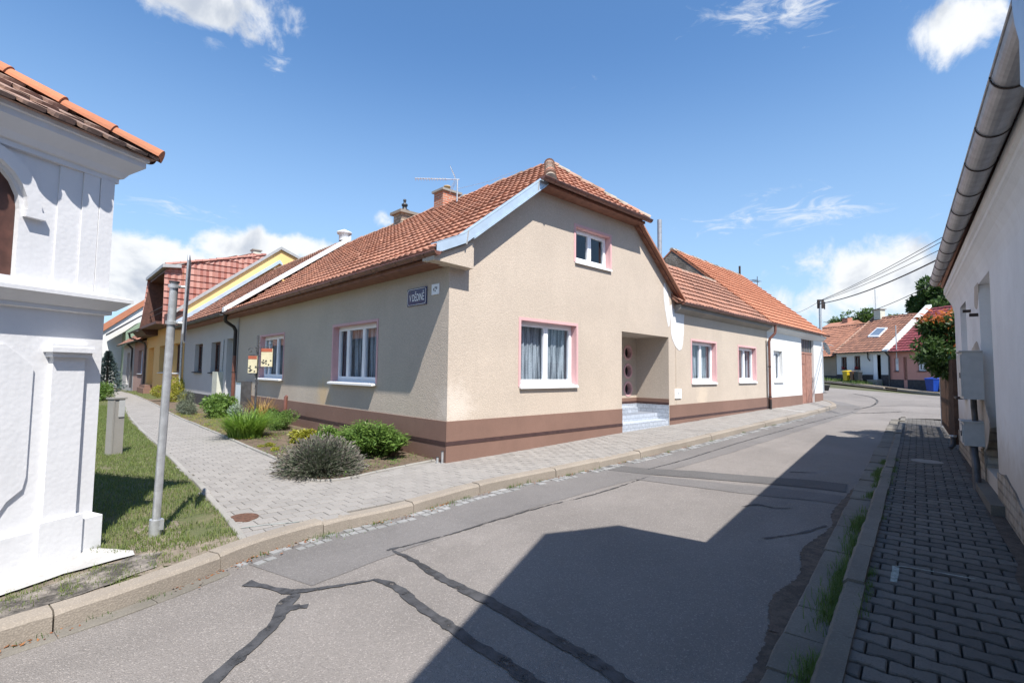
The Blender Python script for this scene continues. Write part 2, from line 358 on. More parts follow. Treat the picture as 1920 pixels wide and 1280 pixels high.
M['glass'] = glass()
def curtain():
    m_, t, b = new_mat('lace_curtain'); p = objco(t)
    mp = t.add('ShaderNodeMapping'); t.link(p, mp.inputs[0]); mp.inputs['Scale'].default_value = (17, 17, .8); w = t.noise(mp.outputs[0], 1, 4, .6, .3); lace = t.voro(p, 46)
    c = t.mix(t.ramp(w, .4, .62), (.16, .18, .21), (.62, .66, .70)); t.link(c, b.inputs['Base Color']); b.inputs['Roughness'].default_value = .9  # shading of the folds painted into the cloth colour as vertical streaks
    tr = t.add('ShaderNodeBsdfTransparent'); mx = t.add('ShaderNodeMixShader'); t.link(t.ramp(lace, .12, .42, .5, 1.), mx.inputs[0])
    o = m_.node_tree.nodes['Material Output']; t.link(tr.outputs[0], mx.inputs[1]); t.link(b.outputs[0], mx.inputs[2]); t.link(mx.outputs[0], o.inputs[0])
    return m_
M['curtain'] = curtain()
M['blue'] = plain('navy_enamel', (.010, .016, .085), .25, var=.05)
M['whitep'] = plain('white_enamel', (.82, .82, .82), .3, var=.03)
M['ink'] = plain('dark_ink', (.03, .03, .035), .6)
M['cream_pl'] = plain('cream_board', (.56, .50, .33), .6, var=.08, scale=9)
M['redpl'] = plain('red_header', (.34, .09, .045), .5, var=.1)
M['lead'] = plain('dark_grey_steel', (.075, .075, .08), .5, .4, var=.3)
M['boxgrey'] = plain('pale_grey_cabinet', (.40, .405, .40), .5, var=.06, scale=10)
M['boxcream'] = plain('cream_cabinet', (.50, .50, .42), .6, var=.08)
M['binyel'] = plain('yellow_bin_plastic', (.52, .38, .02), .4); M['binbrown'] = plain('brown_bin_plastic', (.14, .07, .04), .4)
M['binblack'] = plain('black_bin_plastic', (.03, .032, .035), .4); M['binblue'] = plain('blue_bin_plastic', (.012, .05, .30), .4)
M['fencew'] = plain('brown_fence_boards', (.085, .045, .028), .8, var=.35, scale=6, bscale=30)
M['reed'] = M['fencew']
M['wirem'] = plain('black_cable', (.02, .02, .022), .6)
M['chalk'] = plain('white_road_mark', (.62, .62, .60), .9, var=.2, scale=30)
M['chalkg'] = plain('faded_mark', (.26, .29, .27), .9, var=.3, scale=30)
M['flower'] = leafmat('red_flowers', (.35, .03, .04), (.5, .1, .1))
M['skyl'] = plain('skylight_glass', (.35, .42, .48), .08, .6)
M['pot'] = plain('dark_pot', (.05, .05, .05), .7)
M['dish'] = plain('grey_dish', (.42, .43, .44), .5)
M['claypot'] = plain('ochre_clay_pot', (.45, .30, .14), .8)

# ------------------------------------------------------------------ builders
ORI = {}
def tag(o, label=None, cat=None, group=None, kind=None):
    if label: o['label'] = label
    if cat: o['category'] = cat
    if group: o['group'] = group
    if kind: o['kind'] = kind
    return o
def thing(name, label, cat, loc, group=None):
    o = bpy.data.objects.new(name, None); COL.objects.link(o); o.location = Vector(loc); o.empty_display_size = .3
    ORI[o] = Vector(loc); return tag(o, label, cat, group)
class MB:
    def __init__(s): s.v = []; s.f = []; s.r = []; s.uv = []; s.sm = []
    def face(s, pts, r=None, uv=None, smooth=False):
        i = len(s.v); s.v += [tuple(p) for p in pts]; s.f.append(tuple(range(i, i+len(pts)))); s.r.append(random.random() if r is None else r)
        s.uv.append(uv); s.sm.append(smooth)
    def mesh(s, verts, faces, r=None, smooth=False):
        i = len(s.v); s.v += [tuple(p) for p in verts]
        for f in faces:
            s.f.append(tuple(i+k for k in f)); s.r.append(random.random() if r is None else r); s.uv.append(None); s.sm.append(smooth)
    def box8(s, P, r=None, uvs=None):
        """P: 8 points bottom 4 (ccw) + top 4"""
        for q in ((3, 2, 1, 0), (4, 5, 6, 7), (0, 1, 5, 4), (1, 2, 6, 5), (2, 3, 7, 6), (3, 0, 4, 7)):
            s.face([P[k] for k in q], r, [uvs[k] for k in q] if uvs else None)
    def fbox(s, F, u0, u1, v0, v1, z0, z1, r=None, uvw=False):
        P = [F.p(u0, v0, z0), F.p(u1, v0, z0), F.p(u1, v1, z0), F.p(u0, v1, z0), F.p(u0, v0, z1), F.p(u1, v0, z1), F.p(u1, v1, z1), F.p(u0, v1, z1)]
        if r is None: r = random.random()
        if not uvw: return s.box8(P, r)
        C_ = [(u0, v0, z0), (u1, v0, z0), (u1, v1, z0), (u0, v1, z0), (u0, v0, z1), (u1, v0, z1), (u1, v1, z1), (u0, v1, z1)]
        for q in ((3, 2, 1, 0), (4, 5, 6, 7), (0, 1, 5, 4), (1, 2, 6, 5), (2, 3, 7, 6), (3, 0, 4, 7)):
            s.face([P[k] for k in q], r, [(C_[k][0]+C_[k][1], C_[k][2]) for k in q])
    def tube(s, path, rad, n=10, closed_ends=True, r=None, smooth=True):
        path = [Vector(p) for p in path]; rads = rad if isinstance(rad, (list, tuple)) else [rad]*len(path)
        if r is None: r = random.random()
        rings = []; prev = None
        for i, p in enumerate(path):
            if i == 0: d = path[1]-p
            elif i == len(path)-1: d = p-path[i-1]
            else: d = (path[i+1]-p).normalized()+(p-path[i-1]).normalized()
            d.normalize()
            if prev is None:
                a = d.orthogonal().normalized()
            else:
                a = (prev-d*prev.dot(d)).normalized()
            prev = a; b = d.cross(a)
            rings.append([p+(a*math.cos(2*math.pi*k/n)+b*math.sin(2*math.pi*k/n))*rads[i] for k in range(n)])
        V = [q for rr in rings for q in rr]; Fs = []
        for i in range(len(path)-1):
            for k in range(n):
                Fs.append((i*n+k, i*n+(k+1) % n, (i+1)*n+(k+1) % n, (i+1)*n+k))
        s.mesh(V, Fs, r, smooth)
        if closed_ends:
            s.face(rings[0][::-1], r); s.face(rings[-1], r)
    def lathe(s, c, prof, n=20, r=None):
        c = Vector(c); V = []; Fs = []
        for (rad, z) in prof:
            for k in range(n): V.append(c+Vector((rad*math.cos(2*math.pi*k/n), rad*math.sin(2*math.pi*k/n), z)))
        for i in range(len(prof)-1):
            for k in range(n): Fs.append((i*n+k, i*n+(k+1) % n, (i+1)*n+(k+1) % n, (i+1)*n+k))
        s.mesh(V, Fs, r if r is not None else .5, True)
    def prism(s, poly, ext, r=None):
        """poly: list of 3-D points, ext: vector"""
        ext = Vector(ext); a = [Vector(p) for p in poly]; b = [p+ext for p in a]; n = len(a); r = .5 if r is None else r
        s.face(a[::-1], r); s.face(b, r)
        for i in range(n): s.face([a[i], a[(i+1) % n], b[(i+1) % n], b[i]], r)
    def build(s, name, mat, parent=None, label=None, world=True):
        org = Vector((0, 0, 0))
        if parent is not None and world: org = ORI[parent]
        me = bpy.data.meshes.new(name)
        me.from_pydata([(x-org.x, y-org.y, z-org.z) for x, y, z in s.v], [], s.f)
        a = me.attributes.new('rnd', 'FLOAT', 'FACE'); a.data.foreach_set('value', s.r)
        if any(u is not None for u in s.uv):
            L = me.uv_layers.new(name='UVMap'); k = 0
            for f, u in zip(s.f, s.uv):
                for j in range(len(f)):
                    L.data[k].uv = u[j] if u else (0, 0); k += 1
        me.polygons.foreach_set('use_smooth', s.sm)
        me.materials.append(M[mat] if isinstance(mat, str) else mat)
        o = bpy.data.objects.new(name, me); COL.objects.link(o)
        if parent is not None:
            o.parent = parent; ORI[o] = org
        if label: o['label'] = label
        return o
class Fr:
    """vertical wall frame: U along the wall, V into the building"""
    def __init__(s, O, U, V): s.O = Vector((O[0], O[1], 0)); s.U = Vector((U[0], U[1], 0)).normalized(); s.V = Vector((V[0], V[1], 0)).normalized()
    def p(s, u, v, z): return s.O+s.U*u+s.V*v+Vector((0, 0, z))
    def px(s, x, y, v=0.):
        """pixel -> (u, z) on the wall plane at depth v"""
        r = ray(x, y); t = ((s.p(0, v, 0)-CAM).dot(s.V))/r.dot(s.V); q = CAM+r*t-s.O
        return q.dot(s.U), q.z
def hdg(a): a = R_(a); return (math.cos(a), math.sin(a))
def nrm(a): a = R_(a); return (-math.sin(a), math.cos(a))
FR = Fr((0, 0), (1, 0), (0, 1))
FL = Fr((0, 0), (0, 1), (1, 0))
FW = Fr((7.75, 0), hdg(2), nrm(2))
nR = nrm(8.3)
FH = Fr((CAM.x-.88*nR[0], CAM.y-.88*nR[1]), hdg(8.3), (-nR[0], -nR[1]))     # right-hand house
FS = Fr((CAM.x, CAM.y), hdg(7.5), nrm(7.5))                                 # right pavement; v>0 towards the road
c0 = at(190, 1030, -.03)
CHH = 30
FC = Fr((c0.x-.06*hdg(CHH)[0]+.06*nrm(CHH)[0], c0.y-.06*hdg(CHH)[1]+.06*nrm(CHH)[1]), hdg(CHH), nrm(CHH))
FF = Fr((42.3, .83), (-.545, -.839), (.839, -.545))

def wall(mb, F, outline, holes=(), v=0., depth=.2, r=.5, reveal=True, uvw=False):
    """outline [(u,z)..]; holes [(u0,z0,u1,z1)] or polygon lists"""
    polys = [[Vector((u, z, 0)) for u, z in outline]]; hp = []
    for h in holes:
        q = [(h[0], h[1]), (h[2], h[1]), (h[2], h[3]), (h[0], h[3])] if not isinstance(h[0], (tuple, list)) else list(h)
        hp.append(q); polys.append([Vector((u, z, 0)) for u, z in q])
    flat = [p for pl in polys for p in pl]
    for tri in tessellate_polygon(polys):
        mb.face([F.p(flat[k].x, v, flat[k].y) for k in tri], r, [(flat[k].x, flat[k].y) for k in tri] if uvw else None)
    if reveal:
        for q in hp:
            for i in range(len(q)):
                a, b = q[i], q[(i+1) % len(q)]
                mb.face([F.p(a[0], v, a[1]), F.p(b[0], v, b[1]), F.p(b[0], v+depth, b[1]), F.p(a[0], v+depth, a[1])], r, [(a[0], a[1]), (b[0], b[1]), (b[0]+depth, b[1]), (a[0]+depth, a[1])] if uvw else None)

def window(parent, F, u0, z0, u1, z1, depth=.17, sashes=2, surround=None, sw=.06, frame='pvc', sill='sillw', sill_out=.06, curtain=True, fw=.07, v0=0., glassm='glass', split=None, name='window', lining=None, sillh=.045):
    v = v0+depth
    fm = MB()
    o0, o1, b0, b1 = u0, u1, z0+.03, z1
    fm.fbox(F, o0, o0+fw*.6, v-.03, v+.05, b0, b1); fm.fbox(F, o1-fw*.6, o1, v-.03, v+.05, b0, b1)
    fm.fbox(F, o0+fw*.6, o1-fw*.6, v-.03, v+.05, b1-fw*.6, b1); fm.fbox(F, o0+fw*.6, o1-fw*.6, v-.03, v+.05, b0, b0+fw*.7)
    a = o0+fw*.6; w_ = (o1-o0-fw*1.2)/sashes
    cuts = [a+w_*k for k in range(sashes+1)] if not split else [a]+[a+s_*(o1-o0-fw*1.2) for s_ in split]+[o1-fw*.6]
    for k in range(len(cuts)-1):
        p0, p1 = cuts[k]+.003, cuts[k+1]-.003; q0, q1 = b0+fw*.7+.003, b1-fw*.6-.003
        fm.fbox(F, p0, p0+fw*.85, v-.045, v+.03, q0, q1); fm.fbox(F, p1-fw*.85, p1, v-.045, v+.03, q0, q1)
        fm.fbox(F, p0+fw*.85, p1-fw*.85, v-.045, v+.03, q0, q0+fw*.95); fm.fbox(F, p0+fw*.85, p1-fw*.85, v-.045, v+.03, q1-fw*.85, q1)
    w = fm.build(name, frame, parent)
    pm = MB()
    for k in range(len(cuts)-1):
        pm.face([F.p(cuts[k]+.05, v-.005, b0+.06), F.p(cuts[k+1]-.05, v-.005, b0+.06), F.p(cuts[k+1]-.05, v-.005, b1-.06), F.p(cuts[k]+.05, v-.005, b1-.06)])
    pm.build('pane', glassm, w)
    if curtain:
        cm = MB(); n = 46; vc = v+.11
        for k in range(n):
            ua, ub = o0+(o1-o0)*k/n, o0+(o1-o0)*(k+1)/n
            da, db = .02*math.sin(k*1.9)+.012*math.sin(k*.7), .02*math.sin((k+1)*1.9)+.012*math.sin((k+1)*.7)
            cm.face([F.p(ua, vc+da, b0), F.p(ub, vc+db, b0), F.p(ub, vc+db, b1), F.p(ua, vc+da, b1)], .5, None, True)
        cm.build('curtain', 'curtain', w)
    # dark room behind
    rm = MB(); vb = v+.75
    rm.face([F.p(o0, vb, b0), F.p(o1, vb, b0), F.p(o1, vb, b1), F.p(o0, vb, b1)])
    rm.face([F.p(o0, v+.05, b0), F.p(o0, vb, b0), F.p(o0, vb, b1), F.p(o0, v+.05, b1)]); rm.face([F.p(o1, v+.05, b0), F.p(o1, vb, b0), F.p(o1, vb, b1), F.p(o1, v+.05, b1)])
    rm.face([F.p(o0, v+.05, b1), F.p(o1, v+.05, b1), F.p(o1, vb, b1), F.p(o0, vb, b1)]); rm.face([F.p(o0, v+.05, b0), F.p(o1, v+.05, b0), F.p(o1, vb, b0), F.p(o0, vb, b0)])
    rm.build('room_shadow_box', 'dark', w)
    if sill:
        sm_ = MB()
        P = [F.p(u0-.03, v0-sill_out, z0-.035), F.p(u1+.03, v0-sill_out, z0-.035), F.p(u1+.03, v-.03, z0), F.p(u0-.03, v-.03, z0),
             F.p(u0-.03, v0-sill_out, z0-.035+sillh), F.p(u1+.03, v0-sill_out, z0-.035+sillh), F.p(u1+.03, v-.03, z0+sillh), F.p(u0-.03, v-.03, z0+sillh)]
        sm_.box8(P); sm_.build('sill', sill, w)
    if surround:
        s_ = MB(); t = .012
        s_.fbox(F, u0-sw, u0, v0-t, v0+.005, z0, z1+sw); s_.fbox(F, u1, u1+sw, v0-t, v0+.005, z0, z1+sw); s_.fbox(F, u0, u1, v0-t, v0+.005, z1, z1+sw)
        e = .004   # painted lining of the reveal
        s_.face([F.p(u0+e, v0-t, z0), F.p(u0+e, v, z0), F.p(u0+e, v, z1-e), F.p(u0+e, v0-t, z1-e)]); s_.face([F.p(u1-e, v0-t, z0), F.p(u1-e, v, z0), F.p(u1-e, v, z1-e), F.p(u1-e, v0-t, z1-e)])
        s_.face([F.p(u0+e, v0-t, z1-e), F.p(u1-e, v0-t, z1-e), F.p(u1-e, v, z1-e), F.p(u0+e, v, z1-e)])
        s_.build('surround', surround, w)
    return w

def tiles(mb, O, A, B, ext, w=.21, rh=.30, amp=.024, lift=.048, kind='wave', jit=.003, sub=4):
    """O eave origin, A unit along, B unit up-slope, ext(b)->(a0,a1); real overlapping courses"""
    O = Vector(O); A = Vector(A).normalized(); B = Vector(B).normalized(); N = A.cross(B).normalized()
    if N.z < 0: N = -N
    b = 0.; row = 0
    bmax = ext(None)
    while b < bmax-.02:
        b1 = min(b+rh, bmax)
        a0, a1 = ext(b+.02); c0_, c1_ = ext(b1-.02)
        nt = max(1, int(round(max(a1-a0, c1_-c0_)/w)))
        k0 = math.floor(min(a0, c0_)/w); k1 = math.ceil(max(a1, c1_)/w)
        for k in range(k0, k1):
            rr = random.random(); j = random.uniform(-jit, jit)+.022*mnoise.noise(Vector((k*w*.45, b*.5, O.x+O.y))); jb = random.uniform(-.008, .008)-(.05 if random.random() < .012 else 0)
            cols = []
            for q in range(sub+1):
                f = q/sub; a = (k+f)*w
                al = min(max(a, a0), a1); au = min(max(a, c0_), c1_)
                if kind == 'wave': h = amp*(.5-.5*math.cos(2*math.pi*f))
                elif kind == 'barrel': h = amp*abs(math.sin(math.pi*f))**.6
                elif kind == 'beaver': h = amp*math.sin(math.pi*f)
                elif kind == 'flat': h = amp*(1 if q in (0,) else 0)
                else: h = amp*f
                bl = b-.02+jb
                if kind == 'beaver': bl -= .085*math.sqrt(max(0, 1-(2*f-1)**2))-.05
                cols.append((O+A*al+B*bl+N*(lift+h+j), O+A*au+B*(b1)+N*(h*.8+j*.5), O+A*al+B*bl+N*(-.004)))
            for q in range(sub):
                if (cols[q+1][0]-cols[q][0]).length < 1e-4 and (cols[q+1][1]-cols[q][1]).length < 1e-4: continue
                mb.face([cols[q][0], cols[q+1][0], cols[q+1][1], cols[q][1]], rr)
                mb.face([cols[q][2], cols[q+1][2], cols[q+1][0], cols[q][0]], rr)
        b += rh; row += 1
def slab(mb, P0, P1, P2, P3, t=.06):
    """thin roof deck under the tiles"""
    P = [Vector(p) for p in (P0, P1, P2, P3)]; n = (P[1]-P[0]).cross(P[3]-P[0]).normalized()
    if n.z < 0: n = -n
    mb.box8([p-n*t for p in P]+[p-n*.006 for p in P])
def ridge_line(mb, P0, P1, rad=.11, seg=.36, jit=.02, n=8):
    P0, P1 = Vector(P0), Vector(P1); d = (P1-P0); L = d.length; d.normalize(); s_ = d.cross(Vector((0, 0, 1))).normalized(); upv = s_.cross(d)
    k = 0; x = 0
    while x < L-.05:
        x1 = min(x+seg+.03, L); r0, r1 = rad*random.uniform(1.0, 1.1), rad*random.uniform(.82, .92); j = Vector((0, 0, random.uniform(-jit, jit)))
        rr = random.random(); ra, rb = [], []; 
        for q in range(n+1):
            a = math.pi*q/n
            ra.append(P0+d*x+s_*math.cos(a)*r0+upv*(math.sin(a)*r0-.02)+j); rb.append(P0+d*x1+s_*math.cos(a)*r1+upv*(math.sin(a)*r1-.02)+j)
        for q in range(n): mb.face([ra[q], ra[q+1], rb[q+1], rb[q]], rr, None, True)
        mb.face(ra, rr); mb.face(rb[::-1], rr)
        x += seg
def gutter(parent, P0, P1, rad=.075, mat='gutbrown', brackets=True, bstep=.9, inner=None, name='gutter', n=10, bmat=None, full=False):
    P0, P1 = Vector(P0), Vector(P1); d = (P1-P0); L = d.length; d.normalize(); s_ = d.cross(Vector((0, 0, 1))).normalized()
    mb = MB(); t = .006
    arc = range(n+1)
    o = [s_*math.cos(math.pi+math.pi*q/n)*rad+Vector((0, 0, math.sin(math.pi+math.pi*q/n)*rad)) for q in arc]
    i_ = [v*(1-t/rad) for v in o]
    for q in range(n):
        mb.face([P0+o[q], P0+o[q+1], P1+o[q+1], P1+o[q]], .5, None, True); mb.face([P0+i_[q], P0+i_[q+1], P1+i_[q+1], P1+i_[q]], .5, None, True)
    mb.face([P0+v for v in o]); mb.face([P1+v for v in o])
    for e in (o[0], o[-1]): mb.tube([P0+e, P1+e], .011, 6)
    gt = mb.build(name, mat, parent)
    if brackets:
        k = .35
        while k < L:
            bm = MB()
            c = P0+d*k; pts = [c+v*1.035 for v in o]; pts = [c+o[0]+Vector((0, 0, .012))]+pts+[c+o[-1]+Vector((0, 0, .012))]
            for q in range(len(pts)-1):
                a, b2 = pts[q], pts[q+1]; h = d*.008
                mb2 = [a-h, a+h, b2+h, b2-h]; bm.face(mb2, .5)
                off = (a-c)*.06; bm.face([a-h+off, a+h+off, b2+h+(b2-c)*.06, b2-h+(b2-c)*.06], .5); bm.face([a-h, b2-h, b2-h+(b2-c)*.06, a-h+off]); bm.face([a+h, b2+h, b2+h+(b2-c)*.06, a+h+off])
            k += bstep
            bm.build('gutter_bracket', bmat or mat, gt)
    return gt
def downpipe(parent, pts, rad=.05, mat='pipebrown', name='downpipe', clips=()):
    mb = MB(); mb.tube(pts, rad, 14); o = mb.build(name, mat, parent)
    if clips:
        for p in clips: c = MB(); c.tube([Vector(p)-Vector((0, 0, .02)), Vector(p)+Vector((0, 0, .02))], rad*1.18, 12); c.build('pipe_clip', 'iron', o)
    return o

# ------------------------------------------------------------------ ground sheets
def sheet(name, poly, off, mat, step=.6, kind='structure', parent=None, offf=None):
    xs = [p[0] for p in poly]; ys = [p[1] for p in poly]
    V = []; E = []
    n = len(poly)
    for i in range(n):
        a, b = Vector(poly[i][:2]), Vector(poly[(i+1) % n][:2]); k = max(1, int((b-a).length/(step*1.5)))
        for j in range(k): V.append(a+(b-a)*j/k)
    nb = len(V); E = [(i, (i+1) % nb) for i in range(nb)]
    x = min(xs)+step*.5
    while x < max(xs):
        y = min(ys)+step*.5
        while y < max(ys):
            V.append(Vector((x+random.uniform(-.1, .1)*step, y+random.uniform(-.1, .1)*step))); y += step
        x += step
    vs, es, fs, *_ = delaunay_2d_cdt(V, E, [list(range(nb))], 1, 1e-4)
    mb = MB(); mb.mesh([(v.x, v.y, g(v.x, v.y)+(off if offf is None else offf(v.x, v.y))) for v in vs], fs, .5, True)
    o = mb.build(name, mat, parent)
    if kind: o['kind'] = kind
    return o
def rough(poly, amp=.05, step=.08):
    out = []
    for i in range(len(poly)):
        a, b = Vector(poly[i][:2]), Vector(poly[(i+1) % len(poly)][:2]); k = max(1, int((b-a).length/step))
        for j in range(k): p = a+(b-a)*j/k; out.append((p.x+amp*math.sin(p.x*13+p.y*7)*.5+random.uniform(-amp, amp)*.6, p.y+amp*math.cos(p.x*9-p.y*17)*.5+random.uniform(-amp, amp)*.6))
    return out
def inpoly(x, y, poly):
    c = False; j = len(poly)-1
    for i in range(len(poly)):
        xi, yi, xj, yj = poly[i][0], poly[i][1], poly[j][0], poly[j][1]
        if (yi > y) != (yj > y) and x < (xj-xi)*(y-yi)/(yj-yi)+xi: c = not c
        j = i
    return c
def pxy(lst, off): return [tuple(at(x, y, off)[:2]) for x, y in lst]
def smooth_path(pts, step):
    """catmull-rom resample of 2-D points at equal spacing"""
    P = [Vector(p[:2]) for p in pts]; out = []
    P = [P[0]*2-P[1]]+P+[P[-1]*2-P[-2]]
    for i in range(1, len(P)-2):
        for k in range(24):
            t = k/24; a, b, c, d = P[i-1], P[i], P[i+1], P[i+2]
            out.append(.5*((2*b)+(c-a)*t+(2*a-5*b+4*c-d)*t*t+(3*b-a-3*c+d)*t**3))
    out.append(P[-2]); res = [out[0]]; acc = 0
    for i in range(1, len(out)):
        acc += (out[i]-out[i-1]).length
        if acc >= step: res.append(out[i]); acc = 0
    return res
# left kerb: inner top edge measured on the photograph, projected on the pavement level
KT = pxy([(-420, 1290), (-200, 1222), (0, 1162), (190, 1105), (330, 1058), (463, 1010), (604, 971), (747, 941), (900, 902), (1094, 864), (1271, 826), (1406, 795), (1500, 774), (1550, 762)], 0)
KT = [Vector(p) for p in KT]
kend = KT[-1]
KT += [kend+Vector((2.2, .35)), kend+Vector((4.6, 1.5)), kend+Vector((5.6, 3.8)), kend+Vector((4.6, 7)), kend+Vector((3.5, 16))]
KP = smooth_path(KT, .1)
def offset_path(P, d):
    out = []
    for i, p in enumerate(P):
        a, b = P[max(0, i-2)], P[min(len(P)-1, i+2)]; t = (b-a).normalized(); out.append(p+Vector((t.y, -t.x))*d)
    return out
KO = offset_path(KP, .17)            # outer (road side) edge of the kerb
road_poly = [tuple(p) for p in offset_path(KP, .1)[::6]]
road_poly += [(28, 30), (40, 30)]
fp = lambda s_, o_: tuple((FF.p(s_, -o_, 0))[:2])
road_poly += [fp(-14, 2.2), fp(-5, 2.0), fp(6, 1.4), fp(12, 1.4)][::-1]
road_poly += [(38, -16), (20, -16), (19.3, -4.6)]
road_poly += [tuple(FS.p(u, .60, 0)[:2]) for u in (24, 20, 15, 10, 6, 3, 0, -4, -10)]
road = sheet('road', road_poly, -.13, 'asphalt', .7)
ground = MB(); S = 60
def gz(x, y): return g(x, y)-.25
xs = sorted(set([-400, -200, -100, -60]+list(range(-40, 84, 3))+[100, 150, 250, 400]))
V = [(x, y, gz(x, y)) for x in xs for y in xs]; nx = len(xs)
ground.mesh(V, [(i*nx+j, (i+1)*nx+j, (i+1)*nx+j+1, i*nx+j+1) for i in range(nx-1) for j in range(nx-1)], .5, True)
ground.build('ground', 'field')['kind'] = 'structure'

# kerbs made of separate stones, one mesh each side
def kerb(name, P, Q, top, bottom, mat, seg=1.0, step=.1, jt=.012, round_=.025):
    mb = MB(); n = int(seg/step); i = 0
    while i < len(P)-1:
        j = min(i+n, len(P)-1); jz = random.uniform(-jt, jt)*.8; jo = random.uniform(-.01, .01); r = random.random()
        rings = []
        idx = list(range(i, j+1))
        for q, k in enumerate(idx):
            a, b = P[k], Q[k]; d = (b-a).normalized()
            t_ = (P[min(k+1, len(P)-1)]-P[max(k-1, 0)]).normalized()
            sh = t_*(.006 if q == 0 else (-.006 if q == len(idx)-1 else 0)); a = a+sh+d*jo; b = b+sh+d*jo
            rag = random.uniform(-.004, .004)
            ch = round_*(1.3 if q in (0, len(idx)-1) else 1)
            za = g(a.x, a.y)
            rings.append([(a.x, a.y, za+bottom), (a.x, a.y, za+top+jz), ((b-d*ch).x, (b-d*ch).y, za+top+jz+rag), (b.x+rag*d.x, b.y+rag*d.y, za+top+jz-ch), (b.x+d.x*.01, b.y+d.y*.01, za+bottom)])
        m_ = 5; V = [p for rr in rings for p in rr]; Fs = []
        for q in range(len(rings)-1):
            for k in range(m_-1): Fs.append((q*m_+k, q*m_+k+1, (q+1)*m_+k+1, (q+1)*m_+k))
        mb.mesh(V, Fs, r); mb.face(rings[0], r); mb.face(rings[-1][::-1], r)
        i = j
    o = mb.build(name, mat); o['kind'] = 'structure'; return o
kerb('kerb', KP, KO, .008, -.22, 'kerbst', 1.0)
# right side kerb and gutter slabs (straight)
SR = [Vector(FS.p(u*.1, .375, 0)[:2]) for u in range(-10, 232)]
SRo = [Vector(FS.p(u*.1, .52, 0)[:2]) for u in range(-10, 232)]
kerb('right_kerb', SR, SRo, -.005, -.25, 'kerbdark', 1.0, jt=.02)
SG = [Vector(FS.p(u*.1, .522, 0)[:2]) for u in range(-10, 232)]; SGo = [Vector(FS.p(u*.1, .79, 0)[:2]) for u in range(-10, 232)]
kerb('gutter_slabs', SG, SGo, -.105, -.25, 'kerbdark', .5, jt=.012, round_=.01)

# left pavement regions
pathL = [Vector(p) for p in pxy([(463, 1010), (426, 961), (366, 896), (310, 842), (260, 797), (240, 772), (226, 752), (214, 738), (204, 728)], 0)]
bedE = [Vector(p) for p in pxy([(255, 741), (290, 757), (327, 778), (375, 798), (432, 822), (480, 843), (529, 864), (553, 882), (585, 900), (620, 901), (657, 896), (710, 884), (760, 874), (816, 863)], 0)]
path_poly = [tuple(p) for p in KP if p.x > pathL[0].x and p.x < 33][::5]
path_poly += [(26.5, 9), (24.6, 9), (24.55, .75)]+[tuple(FW.p(u, .05, 0)[:2]) for u in (16.6, 8, 0)]+[(7.7, .05), (.05, .05), (.03, .18)]
path_poly += [tuple(p) for p in bedE[::-1]]+[(-1.25, 50), (-2.6, 50)]+[tuple(p) for p in pathL[::-1][:-1]]
path = sheet('footpath', path_poly, -.016, 'joint', .5)
def pavers(name, poly, F, L, W, off, mat, gap=.006, bone=.018, urange=(0, 1), vrange=(0, 1), tilt=.003, bev=.006, skew=True, maxd=None):
    mb = MB(); v = vrange[0]; row = 0; inside = lambda q: inpoly(q.x, q.y, poly) or inpoly(q.x+.03, q.y+.02, poly)
    while v < vrange[1]:
        u = urange[0]+(L*.5 if row % 2 else 0)
        while u < urange[1]:
            c = F.p(u+L/2, v+W/2, 0)
            near = maxd is None or (c-Vector((CAM.x, CAM.y, 0))).length < maxd
            hs = [h_ for h_ in (-1, 1) if inside(F.p(u+L/2+h_*L*.22, v+W/2, 0)) or inside(F.p(u+L/2+h_*L*.08, v+W/2, 0))] if near else []
            if hs:
                a, b = L/2-gap/2, W/2-gap/2; e = bone
                sx0, sx1 = (-1 if -1 in hs else 0), (1 if 1 in hs else 0)
                # bone outline: wavy long sides, waisted block
                base = [(-a, -b), (-a*.62, -b), (-a*.28, -b+e), (a*.28, -b+e), (a*.62, -b), (a, -b), (a, b), (a*.62, b), (a*.28, b-e), (-a*.28, b-e), (-a*.62, b), (-a, b)] if e else [(-a, -b), (a, -b), (a, b), (-a, b)]
                if e and row % 1 == 0:
                    base = [(x_, (y_ if abs(x_) > a*.5 else (y_))) for x_, y_ in base]
                base = [(min(max(x_, a*sx0), a*sx1), y_) for x_, y_ in base]
                z = g(c.x, c.y)+off; dz = random.uniform(-tilt, tilt); tx, ty = random.uniform(-tilt, tilt)*4, random.uniform(-tilt, tilt)*4; r = random.random()
                lo, hi, md = [], [], []
                for (x_, y_) in base:
                    zz = z+dz+x_*tx+y_*ty
                    hi.append(F.p(u+L/2+x_*(1-bev/a), v+W/2+y_*(1-bev/b), zz)); md.append(F.p(u+L/2+x_, v+W/2+y_, zz-bev)); lo.append(F.p(u+L/2+x_, v+W/2+y_, zz-.05))
                n = len(base); mb.face(hi, r)
                i0 = len(mb.v); 
                for k in range(n):
                    k2 = (k+1) % n; mb.face([md[k], md[k2], hi[k2], hi[k]], r); mb.face([lo[k], lo[k2], md[k2], md[k]], r)
            u += L
        v += W; row += 1
    o = mb.build(name, mat); o['kind'] = 'structure'; return o
grown = path_poly
pavers('footpath_paving', path_poly, Fr((0, 0), (1, .0), (0, 1)), .20, .165, .0, 'pavel', gap=.006, bone=0, urange=(-5.5, 27), vrange=(-3.1, 44), tilt=.0018, bev=.004, maxd=48)
# right pavement
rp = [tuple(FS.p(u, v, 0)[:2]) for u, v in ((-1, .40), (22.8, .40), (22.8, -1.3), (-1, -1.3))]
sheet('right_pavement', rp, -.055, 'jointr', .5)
pavers('right_paving', rp, Fr((CAM.x, CAM.y), (FS.V.x, FS.V.y), (FS.U.x, FS.U.y)), .235, .162, -.03, 'paver', gap=.012, bone=.017, urange=(-1.22, .50), vrange=(.5, 22.7), tilt=.003, bev=.008)

